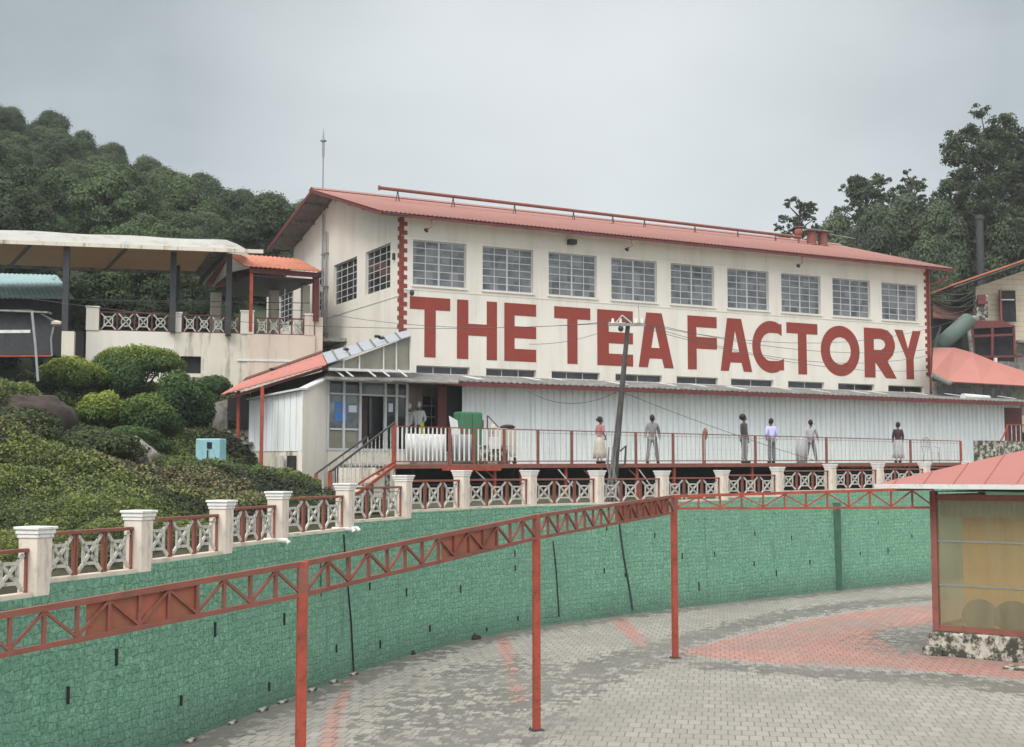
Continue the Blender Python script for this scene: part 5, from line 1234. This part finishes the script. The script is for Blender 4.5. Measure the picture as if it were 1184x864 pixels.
# second cable band lower, teal roof shed, dark booth
q0, q1 = P(-150,345,47), P(85,345,47.4)
sh = thing('teal_roof_shed', 'low shed with pale teal corrugated roof behind the dark booth', 'shed', (0,0,0))
corr('roof', 'tealroof', P(-150,343,54), P(86,345,54.6), P(66,318,59), P(-150,312,58.5), .21, .016, sh, sub=8)
MB().prism([P(-150,344,55),P(57,346,55),P(57,380,55),P(-150,380,55)], (0,3.5,0)).build('wall', M['dark'], sh)
bo = thing('dark_booth', 'dark grey metal booth with a white stripe under the canopy at the left edge', 'booth', (0,0,0))
YB = 42.5
pts = [P(-120,358,YB),P(35,358,YB),P(52,366,YB),P(61,372,YB),P(60,411,YB),P(-120,412,YB)]
MB().prism(pts, (0,.9,.0)).build('body', M['darksteel'], bo, bevel=.03)
MB().prism([P(-40,382,YB-.02),P(35,381.5,YB-.02),P(35,385,YB-.02),P(-40,385.5,YB-.02)], (0,.015,0)).build('stripe', M['cap'], bo)
MB().prism([P(-120,411.5,YB-.03),P(60,410.5,YB-.03),P(60,412.5,YB-.03),P(-120,413.5,YB-.03)], (0,.02,0)).build('rusty_edge', M['red'], bo)
MB().bar(P(-120,355,YB-.1),P(58,362,YB-.1),.05,.4).build('roof_edge', M['concrete'], bo)
MB().tube([P(60,412,YB-.05),P(59,392,YB-.05),P(62,378,YB-.05)], .03, 6).build('pipe', M['grey_metal'], bo)
tag(MB().tube([P(44,441,41.5),P(41,400,41.6),P(37,361,41.7)], .045, 8).build('leaning_pipe', M['grey_metal']), 'thin pale grey pipe leaning in front of the dark booth', 'pipe')
o = MB().ellipsoid((0,0,0),(.18,.15,.1),10,8,.1).build('cloth_bundle', M['beige']); o.location = P(65,374,YB); tag(o, 'small beige bundle lying on the corner of the dark booth', 'bundle')
o = MB().prism([P(50,374,52.8),P(97,384,52.8),P(97,425,52.8),P(50,425,52.8)], (0,.3,0)).build('gap_shade', M['dark']); tag(o, 'dark sheet standing for the shade between the booth and the first terrace pillar', 'screen')  # black sheet added for the shade in this gap
# ================================================================== right hand buildings
lr = thing('red_roof_house', 'grey walled low house with bright salmon red roof beyond the factory end', 'house', (0,0,0))
e0, e1 = P(1078,431,59.5), P(1096,441,60); e2 = P(1300,452,65)
MB().prism([e1, e2, P(1300,466,66), P(1190,432,66.5), P(1150,418,66.3), P(1125,408,66), P(1104,402,65.6), P(1079,402,64.4), e0], (0,0,.06)).build('tmp_roof', None) and bpy.data.objects.remove(bpy.data.objects['tmp_roof'])
rf = MB(); top = [P(1079,402,64.4),P(1104,402,65.2),P(1125,408,65.8),P(1150,418,66.2),P(1190,431,66.8),P(1300,462,68)]; bot = [e0,e1,e1.lerp(e2,.18),e1.lerp(e2,.35),e1.lerp(e2,.55),e2]
for a, b, c, d in zip(bot, bot[1:], top[1:], top): rf.quad(a,b,c,d); 
o = rf.build('roof', M['roofbright'], lr, False); m_ = o.modifiers.new('thickness','SOLIDIFY'); m_.thickness = .05
def rwall(px0, px1, y0, y1, Y0, Y1, m, nm, parent, dy=.2):
    a, b = P(px0,y0,Y0), P(px1,y0,Y1); za, zb = P(px0,y1,Y0).z, P(px1,y1,Y1).z
    return MB().prism([Vector((a.x,a.y,za)),Vector((b.x,b.y,zb)),b,a], (0,dy,0)).build(nm, M[m], parent)
rwall(1079,1260,441,480,61,65.5,'concrete','wall',lr)
for a, b, y0, y1 in ((1084,1103,447,455),(1103.5,1122,448,456),(1137,1151,450,457),(1152,1162,451,458),(1164,1175,452,459)):
    fa = (a-1079)/181; rwall(a,b,y0,y1,60.9+4.5*fa,60.93+4.5*(b-1079)/181,'glassdark','window',lr,.05)
MB().tube([P(1078,434,59.4),P(1096,443,59.6),P(1100,442,59.6)], .12, 8).build('gutter', M['asbestos'], lr)

ub_ = thing('cream_house', 'cream boarded house with red gable eave above the salmon roof at right', 'house', (0,0,0))
YR = 72
RTi, RR = P(1100,331,71), P(1300,262,73)
MB().prism([RTi, RR, RR+Vector((0,0,.12)), RTi+Vector((0,0,.10))], (0,6,.05)).build('roof', M['rooforange'], ub_)
MB().prism([RTi+Vector((.2,.1,-.05)), RR+Vector((0,.1,-.05)), RR+Vector((0,.1,-.003)), RTi+Vector((.2,.1,-.003))], (0,5.8,0)).build('soffit', M['concrete'], ub_)
M['boards'] = None
def boards():
    m, nt, N, L, B = newmat('boarded_wall'); tc = N.new('ShaderNodeTexCoord').outputs['Object']
    wv = N.new('ShaderNodeTexWave'); wv.bands_direction = 'Z'; wv.wave_profile = 'SAW'; wv.inputs['Scale'].default_value = 1.05; wv.inputs['Distortion'].default_value = .15; L.new(tc, wv.inputs[0])
    c = mixc(N, L, ramp_fac(N, L, wv.outputs['Fac'], .0, .12), (.30,.24,.17), (.58,.49,.37)); c = mixc(N, L, mathn(N, L,'MULTIPLY', ramp_fac(N, L, noise(N, L, tc, 1.5, 6, .7), .5, .7), .5), c, (.32,.27,.2)); L.new(c, B.inputs['Base Color']); B.inputs['Roughness'].default_value = .85
    bump(N, L, B, wv.outputs['Fac'], .4, .04); return m
M['boards'] = boards()
a, b = P(1128,400,73), P(1300,400,75); MB().prism([P(1128,332,73),P(1300,275,75),P(1300,500,75),P(1128,500,73)], (0,.2,0)).build('wall', M['boards'], ub_)
o = rwall(1157,1174,336,372,72.9,73.1,'dark','window',ub_,.1); rwall(1156,1158,335,373,72.7,72.7,'redfaded','window_frame',ub_,.2)
rwall(1158,1173,346,347.2,72.7,72.8,'frame','window_bar',ub_,.15)
rwall(1177,1300,393,396,72,73,'concrete','ledge',ub_,.8)
rwall(1177,1300,397,440,72.9,74,'concrete','lower_wall',ub_,.3)
st = MB()
st.prism([P(1129,342,71.5),P(1142,341,71.5),P(1143,378,71.5),P(1130,378,71.5)], (0,.5,0)); st.build('ruined_chimney_breast', M['plinth'], ub_)
MB().prism([P(1131,341,71.3),P(1140,341,71.3),P(1140,352,71.3),P(1131,352,71.3)], (0,.15,0)).build('exposed_brick', M['maroon'], ub_)
cg = thing('steel_cage', 'open maroon steel frame cage with black interior under the cream house', 'cage', (0,0,0)); YC = 69
c = MB()
for (x0,y0,x1,y1) in ((1124,379,1126,412),(1147,378,1147,413),(1172,377,1173,412),(1124,379,1172,377),(1124,389,1172,387),(1120,413,1182,412)):
    c.bar(P(x0,y0,YC), P(x1,y1,YC), .14 if x0 == x1 else .12)
c.build('bars', M['maroon'], cg)
MB().prism([P(1124,380,YC+.3),P(1173,378,YC+.3),P(1173,430,YC+.3),P(1124,430,YC+.3)], (0,1.5,0)).build('dark_box', M['dark'], cg)
MB().prism([P(1125,371,YC),P(1160,371,YC),P(1172,377,YC),P(1124,379,YC)], (0,1.5,0)).build('top_slab', M['maroon'], cg)
tag(MB().bar(P(1120,380,68.5), P(1124,412,68.5), .16).build('leaning_prop', M['concrete']), 'leaning grey prop beside the maroon steel cage', 'prop')
for k, (px, h_) in enumerate(((1151,414),)): tag(MB().bar(P(px,414,68), P(px,426,68), .14).build('fence_stub', M['cream']), 'short cream stub post standing behind the salmon roof', 'post')
tag(MB().prism([P(1125,416,68.2),P(1180,419,68.2),P(1180,426,68.2),P(1125,424,68.2)], (0,.1,0)).build('dark_fence', M['wood']), 'dark weathered board fence just above the salmon roof', 'fence')
gp_ = MB().tube([P(1083,403,65.8), P(1119,371,67.5)], [.42,.42], 20).build('green_duct', M['greenpipe'], None, True); tag(gp_, 'thick dull green pipe tilted up behind the salmon red roof', 'pipe')
tag(MB().tube([P(1081,402,64.6),P(1083,390,64.6),P(1088,378,64.6)], .05, 6).build('bent_tube', M['greenpipe']), 'thin bent green tube left of the tilted green pipe', 'tube')
dsd = thing('dark_shed', 'dark brown shed roof in the gap between factory and cream house', 'shed', (0,0,0))
MB().prism([P(1079,350,76),P(1130,362,74),P(1130,372,72),P(1079,368,72)], (0,0,.1)).build('roof', M['rustroof'], dsd); MB().prism([P(1070,366,73.5),P(1130,370,73.5),P(1130,410,73.5),P(1070,410,73.5)], (0,.2,0)).build('wall', M['dark'], dsd)
q = P(1134,312,82); ch = thing('metal_chimney', 'tall dark round chimney stack in front of the pines at right', 'chimney', (q.x, 82, 6))
MB().tube([(0,0,0),(0,0,P(1134,250,82).z-6)], .24, 16).build('flue', M['darksteel'], ch); MB().tube([(0,0,P(1134,254,82).z-6),(0,0,P(1134,249,82).z-6)], .28, 16).build('rim', M['darksteel'], ch)
for k, (y0, y1, x1) in enumerate(((331,335,1128),(336,341,1127),(339,333,1129),(345,350,1130),(349,344,1128),(353,357,1130),(358,352,1127),(356,362,1130))):
    cable(P(1074,y0,63), P(x1,y1,72), .35+.1*(k%3), ['topmost','second','third','fourth','fifth','sixth','seventh','lowest'][k]+' pale cable of the tangle between factory and cream house', .018, 'cables between factory and cream house')
q = P(1127,369,70); o = MB().ellipsoid((0,0,0),(.28,.1,.2),12,8).build('dish', M['concrete']); o.location = q; tag(o, 'small pale dish at the foot of the ruined chimney breast', 'dish')
# ================================================================== kiosk
K0_ = Vector((P(1087,757,30.1).x, 30.1, 0)); kd = Vector((1,-.80,0)).normalized(); ka = math.atan2(kd.y, kd.x)
kk = thing('glass_kiosk', 'glazed kiosk with flat red roof on a mossy stone plinth at the right edge', 'kiosk', (K0_.x+.05, K0_.y+.55, 0), ka)
LX, LY = 4.2, 3.4
def kbox(nm, m, *b, **k): return MB().box(*b).build(nm, M[m], kk, **k)
kbox('plinth','plinth', -.1,LX,-.12,LY,-.02,.55, bevel=.05)
kbox('plinth_foot','plinth', -.22,.25,-.24,.2,-.02,.20, bevel=.05)
kbox('floor','concrete', .1,LX-.1,.1,LY-.1,.55,.58)
zK0, zK1 = .56, 3.80
kbox('corner_post','maroonred' if 'maroonred' in M else 'redfaded', -.02,.13,-.02,.13,zK0,zK1)
kbox('sill_rail','redfaded', .131,LX,-.01,.10,zK0,zK0+.13)
kbox('head_rail','redfaded', .131,LX,.0,.10,zK1-.22,zK1-.08)
for z_ in (1.60,2.62): kbox('transom','grey_metal', .131,LX,.02,.06,z_,z_+.035)
kbox('glass_front','kglass', .132,LX,.036,.044,zK0+.131,zK1-.221)
kbox('glass_side','kglass', .036,.044,.132,LY,zK0+.131,zK1-.221)
kbox('side_sill','redfaded', .0,.1,.131,LY,zK0,zK0+.13); kbox('side_head','redfaded', .0,.1,.131,LY,zK1-.22,zK1-.08); kbox('back_post','redfaded', -.02,.13,LY-.1,LY+.03,zK0,zK1)
kbox('back_glass','kglass', .1,LX,LY-.05,LY-.04,zK0,zK1); kbox('right_glass','kglass', LX-.05,LX-.04,.1,LY-.06,zK0,zK1)
M['ochre'] = mat('ochre_curtain', (.86,.47,.09), .8, .10, 1.2)
g = MB()
for k in range(41): 
    x_ = .5+3.45*k/40; g.v += [(x_, .62+.04*math.sin(k*1.3), .62), (x_, .62+.04*math.sin(k*1.3), 3.18)]
for k in range(40): g.f.append((2*k,2*k+2,2*k+3,2*k+1))
o = g.build('inner_curtain', M['ochre'], kk, True)
o = trap('shutter', .15, LX-.1, .35, 3.2, 3.57, kk, .12, .02, m='palegreen') if False else None
g = MB(); n_ = 60
for k in range(n_+1): x_ = .14+(LX-.3)*k/n_; g.v += [(x_, .2+.02*(k%2), 3.2),(x_, .2+.02*(k%2), 3.57)]
for k in range(n_): g.f.append((2*k,2*k+2,2*k+3,2*k+1))
g.build('valance_strip', M['greenpipe'] if False else mat('pale_green', (.42,.46,.38), .6, .05, 2), kk)
kbox('ceiling','concrete', .05,LX,.05,LY,zK1-.02,zK1)
for x_, y_, r_, lab in ((.95,.36,.36,'left dark rounded sack seen through the kiosk glass'),(1.70,.36,.40,'right dark rounded sack seen through the kiosk glass')):
    o = MB().ellipsoid((0,0,0),(r_*1.15,.09,.36),16,10,.02).build('dark_sack', M['rubber'], None, True)
    o.location = Matrix.Rotation(ka,4,'Z') @ Vector((x_,y_,0)) + Vector((K0_.x+.05,K0_.y+.55,.95)); tag(o, lab, 'sack', 'dark sacks inside the kiosk')
# roof: thin eave slab and a low hip of ribbed sheet
ez = P(1036,560,30.4).z; rr_ = MB()
ex0, ey0 = -1.05, -.75
A_ = Vector((ex0,ey0,ez)); B_ = Vector((LX+1,ey0,ez)); C_ = Vector((LX+1,LY+.8,ez)); D_ = Vector((ex0,LY+.8,ez)); ap = Vector((LX*.62+.6,LY*.5,ez+1.15)); ap2 = Vector((LX+1,LY*.5,ez+1.15))
corr_o = MB().quad(A_,B_,ap2,ap).poly([D_,A_,ap]).quad(C_,D_,ap,ap2).build('roof_sheet', M['roofk'] if 'roofk' in M else mat('kiosk_roof',(.33,.115,.092),.5,.08,1.5,(.30,.10,.08),.5,3,None), kk)
for k in range(9):                                  # standing ribs
    x_ = ex0+.45+k*.70; f = min(1, (x_-ex0)/(ap.x-ex0)); p = Vector((x_,ey0,ez+.01)); q = Vector((x_, ey0+(ap.y-ey0)*f, ez+1.15*f+.01))
    if x_ < LX+1: MB().bar(p,q,.014,.02).build('roof_rib', corr_o.data.materials[0], kk)
kbox('fascia','framew', ex0,LX+1,ey0-.02,ey0+.02,ez-.10,ez+.005); MB().box(ex0-.02,ex0+.0,ey0+.021,LY+.8,ez-.10,ez+.005).build('fascia', M['framew'], kk)
kbox('soffit','concrete', ex0+.03,LX+1,ey0+.03,LY+.78,ez-.06,ez-.04)
kbox('mossy_slab','plinth', LX-2.2,LX+1.5,-1.35,-.85,-.02,.05)
# ================================================================== people
def chain_mesh(name, nodes, edges, m, parent, sub=2):
    me = bpy.data.meshes.new(name); me.from_pydata([n[:3] for n in nodes], edges, []); o = bpy.data.objects.new(name, me); C.objects.link(o)
    sk_ = o.modifiers.new('skin','SKIN'); sk_.use_smooth_shade = True
    for i, n in enumerate(nodes): sv = me.skin_vertices[0].data[i]; sv.radius = (n[3], n[4] if len(n) > 4 else n[3]); sv.use_root = (i == 0)
    ss_ = o.modifiers.new('sub','SUBSURF'); ss_.levels = sub; ss_.render_levels = sub
    me.materials.append(m); o.parent = parent; return o
def person(pos, rz, label, top, bottom, pose='stand', h=1.66, hair='short', cap=None, skirt=False, sleeve='long', shoes='black', group=None):
    t = thing('person', label, 'person', pos, rz, None); k = h/1.70
    lean = {'stand':0,'walk':.04,'rail':.16,'look':.05}.get(pose,0)
    sp_ = {'stand':.09,'walk':.20,'rail':.10,'look':.09}.get(pose,.09); wf = .18 if pose == 'walk' else (.05 if pose == 'rail' else .02)
    # +Y of the person is where it faces
    pel = (0,0,.93); ch = (0,lean*.7,1.28); nk = (0,lean*1.0,1.46)
    def a_(side):
        sh_ = (side*.175, lean*.95, 1.40)
        if pose == 'rail': el = (side*.23, lean+.15, 1.16); wr = (side*.14, lean+.34, 1.10)
        elif pose == 'look' : el = (side*.24, lean-.04, 1.13); wr = (side*.12, lean+.16, .98)
        elif pose == 'walk': el = (side*.22, lean+side*.10, 1.13); wr = (side*.20, lean+side*.26, .93)
        else: el = (side*.23, lean+.0, 1.12); wr = (side*.22, lean+.07, .86)
        return sh_, el, wr
    def leg(side): return (side*.09,0,.88), (side*(.09+sp_*.15), side*wf*.5+.03, .50), (side*(.07+sp_*.4), side*wf, .09)
    nodes = [(*pel,.12,.095),(0,lean*.3,1.08,.115,.085),(*ch,.145,.10),(*nk,.055,.055),(0,lean+.01,1.53,.05,.05),(0,lean+.02,1.60,.078,.09),(0,lean+.02,1.66,.072,.085)]
    edges = [(0,1),(1,2),(2,3),(3,4),(4,5),(5,6)]
    for side in (-1,1):
        s_, e_, w_ = a_(side); b = len(nodes); nodes += [(*s_,.058,.055),(*e_,.042,.04),(*w_,.028,.026)]; edges += [(2,b),(b,b+1),(b+1,b+2)]
        d = (Vector(w_)-Vector(e_)).normalized(); up = Vector((side,0,0)); fw = d.cross(up).normalized(); pc = Vector(w_)+d*.06; nodes.append((*pc,.036,.016)); edges.append((b+2,b+3))
        l1, l2, l3 = leg(side); b2 = len(nodes); nodes += [(*l1,.088,.085),(*l2,.058,.06),(*l3,.036,.04),(l3[0],l3[1]+.12,.035,.04,.028)]; edges += [(0,b2),(b2,b2+1),(b2+1,b2+2),(b2+2,b2+3)]
    body = chain_mesh('body', nodes, edges, M['skin'], t)
    for side in (-1,1):                                # five fingers to each hand, slightly curled
        s_, e_, w_ = map(Vector, a_(side)); d = (w_-e_).normalized(); fwd = d.cross(Vector((1,0,0))).normalized(); sd_ = Vector((side,0,0)); fm = MB()
        for j in range(4):
            r0 = w_+d*.075+fwd*(.028-.019*j); l_ = (.062,.072,.068,.052)[j]; fm.tube([r0, r0+d*l_*.55-sd_*.006, r0+d*l_*.95-sd_*.022], [.0095,.0085,.0065], 6)
        r0 = w_+d*.03+fwd*.03; fm.tube([r0, r0+d*.03+fwd*.022, r0+d*.06+fwd*.026], [.011,.010,.0075], 6); fm.build('fingers', M['skin'], t, True)
    # clothes over the same skeleton
    n2 = [(*pel,.142,.115),(0,lean*.3,1.08,.135,.105),(*ch,.165,.12),(0,lean,1.43,.085,.075)]; e2 = [(0,1),(1,2),(2,3)]
    if skirt or top[1] == 'long': n2.insert(0, (0,0,.74,.165,.125)); e2 = [(i,i+1) for i in range(4)]
    ci = len(n2)-2
    for side in (-1,1):
        s_, e_, w_ = a_(side); b = len(n2); n2 += [(*s_,.078,.072),(*e_,.058,.056)]; e2 += [(ci,b),(b,b+1)]
        if sleeve == 'long': n2.append((w_[0],w_[1],w_[2],.044,.042)); e2.append((b+1,b+2))
    chain_mesh('shirt', n2, e2, M[top[0]], t)
    if skirt:
        g = MB(); g.tube([(0,0,.98),(0,0,.75),(0,.01,.45),(0,.02,.20)], [.17,.20,.235,.27], 18, True); g.build('skirt', M[bottom], t, True)
    else:
        n3 = [(*pel,.138,.11)]; e3 = []
        for side in (-1,1):
            l1, l2, l3 = leg(side); b = len(n3); n3 += [(*l1,.105,.10),(*l2,.078,.08),(l3[0],l3[1],.10,.062,.065)]; e3 += [(0,b),(b,b+1),(b+1,b+2)]
        chain_mesh('trousers', n3, e3, M[bottom], t)
    sm = MB()
    for side in (-1,1): l3 = leg(side)[2]; sm.ellipsoid((l3[0],l3[1]+.06,.045),(.05,.135,.055),10,8)
    sm.build('shoes', M[shoes], t, True)
    hd = MB(); hc = (0,lean-.005,1.635)
    hd.ellipsoid(hc,(.093,.112,.118),14,10,.03)
    if hair == 'long': hd.ellipsoid((0,lean-.07,1.55),(.085,.07,.15),10,8)
    if hair == 'bun': hd.ellipsoid((0,lean-.12,1.62),(.055,.055,.055),10,8)
    if hair == 'bushy': hd.ellipsoid((0,lean-.02,1.65),(.12,.13,.12),14,10,.05)
    # hair sits back and up so that the face stays free
    hm = hd.build('hair', M['hair'] if not cap else M[cap], t, True); hm.location = (0,-.022,.022)
    fc = MB(); fc.ellipsoid((0,lean+.118,1.600),(.012,.018,.020),6,5).ellipsoid((-.085,lean+.02,1.60),(.012,.02,.03),6,5).ellipsoid((.085,lean+.02,1.60),(.012,.02,.03),6,5).build('nose_and_ears', M['skin'], t, True)
    for sx in (-1,1): MB().ellipsoid((sx*.031,lean+.098,1.625),(.012,.008,.007),6,5).build('eye', M['black'], t)
    MB().ellipsoid((0,lean+.100,1.562),(.024,.008,.006),6,5).build('mouth', M['maroonshirt'], t)
    t.scale = (k,k,k); return t
def on_deck(px, back=.9):
    x_ = dx(px)
    for it in range(8):
        q = DA+Vector((math.cos(dang)*x_-math.sin(dang)*back, math.sin(dang)*x_+math.cos(dang)*back, 0)); x_ -= (q.x/q.y-(px-592)/F)*q.y/math.cos(dang)
    return Vector((q.x, q.y, DA.z+dz(x_)))
def face(deg): return R(deg)
person(on_deck(693), face(-60), 'woman like figure in rose top and long pale skirt left of the utility pole', ('rose','n'), 'beige', 'look', 1.62, 'bun', skirt=True, sleeve='short')['label'] 
person(on_deck(754), face(-20), 'person in plain grey shirt and grey trousers just right of the utility pole', ('midgrey','n'), 'midgrey', 'walk', 1.72)
person(on_deck(860), face(-80), 'person in dark grey jacket turned right toward the lavender shirt', ('darkgrey','n'), 'slate', 'stand', 1.80, 'bushy')
person(on_deck(892), face(20), 'person in lavender shirt and grey trousers seen from behind', ('lavender','n'), 'slate', 'look', 1.68)
person(on_deck(937), face(-35), 'person in pale grey shirt with legs apart and white shoes beside a grey bag', ('palegrey','n'), 'slate', 'walk', 1.66, shoes='white')
person(on_deck(1038,1.4), face(10), 'person in dark maroon top over a long grey skirt near the walkway right end', ('maroonshirt','n'), 'palegrey', 'stand', 1.66, 'bun', skirt=True)
person(Vector((P(473,500,46.3).x,46.3,zb_)), face(-10), 'person in white coat and cap by the entrance, left of a pair', ('white','long'), 'black', 'stand', 1.68, cap='white')
person(Vector((P(484,500,46.6).x,46.6,zb_)), face(15), 'person in white coat and cap by the entrance, right of a pair', ('white','long'), 'black', 'look', 1.75, cap='white')
b_ = FW(Ft(478,-4),-4,0)
# ================================================================== things on the deck
def dthing(px, back, name, label, cat): q = on_deck(px, back); return thing(name, label, cat, q, dang)
t = dthing(926,.7,'tall_bag','grey striped tall bag standing beside the pale shirted person','bag'); MB().tube([(0,0,0),(0,0,.5),(.02,0,.9),(.05,0,1.0)],[.2,.22,.19,.08],12).build('sack', M['palegrey'], t, True)
# garden chair
t = dthing(1076,1.0,'plastic_chair','pale plastic chair with arched slatted back at the right part of the walkway','chair')
for sx in (-.24,.24):
    for sy in (-.2,.2): MB().bar((sx*1.05,sy*1.1,0),(sx,sy,.44),.04).build('leg', M['palegrey'], t)
MB().box(-.26,.26,-.24,.24,.44,.47).build('seat', M['cap'], t, bevel=.01)
bk2 = MB(); ar = [(-.26+0*a,.24,.47) for a in (0,)]+[(.27*math.cos(R(a))*-1,.30,.80+.30*math.sin(R(a))) for a in range(0,181,20)]+[(.26,.24,.47)]
bk2.tube(ar, .025, 6)
for k in (-.15,-.05,.05,.15): bk2.bar((k,.25,.47),(k,.30,1.04),.025,.015)
bk2.build('backrest', M['palegrey'], t)
for sx in (-1,1): MB().tube([(sx*.26,.26,.70),(sx*.29,.0,.68),(sx*.27,-.22,.64),(sx*.25,-.22,.45)],.02,6).build('armrest', M['palegrey'], t)
# green cabinet, draped cart, white sheets behind the bars
t = dthing(541,1.6,'green_cabinet','tall dark green cabinet with rounded top standing on the walkway','cabinet')
MB().box(-.42,.42,-.3,.3,0,1.78).build('body', M['greenbox'], t, bevel=.06); MB().box(-.005,.005,-.31,-.295,.1,1.7).build('door_gap', M['dark'], t); MB().box(.43,.48,-.25,.25,0,1.5).build('side_pipe', M['redfaded'], t)
t = dthing(581,1.2,'draped_cart','beige draped cart with maroon cloth lying on top','cart')
MB().box(-.42,.42,-.3,.3,.25,1.22).build('drape', M['beige'], t, bevel=.08); MB().ellipsoid((.15,-.1,1.27),(.28,.2,.08),12,8,.1).build('maroon_cloth', M['maroonshirt'], t); MB().ellipsoid((-.4,-.05,1.2),(.12,.12,.16),10,8).build('bundle', M['beige'], t)
for sx in (-.35,.35):
    for sy in (-.22,.22): MB().tube([(sx-.03,sy,.12),(sx+.03,sy,.12)],.12,10).build('wheel', M['rubber'], t)
MB().bar((-.6,0,.3),(-.6,0,1.65),.035).bar((-.6,0,1.65),(-.15,0,1.25),.03).build('pole', M['maroon'], t)
t = dthing(571,.6,'grey_crate','mossy grey green crate behind the white bars under the cart','crate'); MB().box(-.5,.5,-.25,.25,0,.62).build('box', M['plinth'], t, bevel=.02); MB().box(-.35,.1,-.27,-.251,.5,.9).build('board', M['cap'], t)
t = dthing(532,.9,'hanging_poster','tilted white and green printed cloth leaning before the green cabinet','cloth'); MB().prism([(-.3,-.0,.9),(-.02,0,.9),(-.1,0,1.45),(-.42,0,1.6)], (0,.02,0)).build('cloth', M['white'], t); MB().prism([(-.02,-.01,.9),(.1,-.01,.9),(-.06,-.01,1.42)], (0,.02,0)).build('green_patch', M['greenbox'], t); MB().prism([(.1,-.01,.85),(.5,-.01,.85),(0,-.01,1.3)], (0,.02,0)).build('red_patch', M['redfaded'], t)
for a, b, lab in ((469,515,'long white sheet hung behind the leftmost railing bay'),(523,546,'small white sheet hung behind the second railing bay')):
    q = on_deck(a,.35); q2 = on_deck(b,.35); ln = (q2-q).length; g = MB(); n_ = 24
    for k in range(n_+1): g.v += [(ln*k/n_,.04*math.sin(k*1.7),.12+.05*math.sin(k*.5)),(ln*k/n_,.03*math.sin(k*1.9),.98)]
    for k in range(n_): g.f.append((2*k,2*k+2,2*k+3,2*k+1))
    o = g.build('hung_sheet', M['palegrey' if a > 500 else 'white'], None, True); m_ = o.modifiers.new('t','SOLIDIFY'); m_.thickness = .01; o.location = q; o.rotation_euler = (0,0,dang); tag(o, lab, 'sheet')
q = FW(Ft(488,-4.6),-4.6,DA.z); o = MB().box(-.07,.07,-.04,.04,1.1,1.5).build('safety_vest', M['hiviz'], None, bevel=.04); o.location = q; tag(o, 'bright yellow green vest hanging beside the white coated pair', 'vest')
# small plants on the bank by the stairs
shrub(352,590,36.5,40,16,'low dark weeds at the foot of the white building beside the steps',.1,name='weed_clump')

# ------------------------------------------------------------------ damp air
hz_ = MB().box(-298,298,-298,298,-1.2,62).build('haze', None); struct(hz_, 'stuff', 'thin pale mist in the air over the whole place', 'haze')
hm = bpy.data.materials.new('haze'); hm.use_nodes = True; N = hm.node_tree.nodes; L = hm.node_tree.links; N.remove(N['Principled BSDF'])
pv_ = N.new('ShaderNodeVolumePrincipled'); pv_.inputs['Color'].default_value = (.93,.96,1,1); pv_.inputs['Density'].default_value = .00038
L.new(pv_.outputs[0], N['Material Output'].inputs['Volume']); hz_.data.materials.append(hm)
S.cycles.volume_bounces = 1; S.cycles.max_bounces = 8; S.cycles.transparent_max_bounces = 12; S.cycles.use_denoising = True

_m = bpy.data.objects['soil_mound']; _t = bpy.data.textures.new('lumps','CLOUDS'); _t.noise_scale = .35; _d = _m.modifiers.new('lumps','DISPLACE'); _d.texture = _t; _d.strength = .35; _d.mid_level = .5
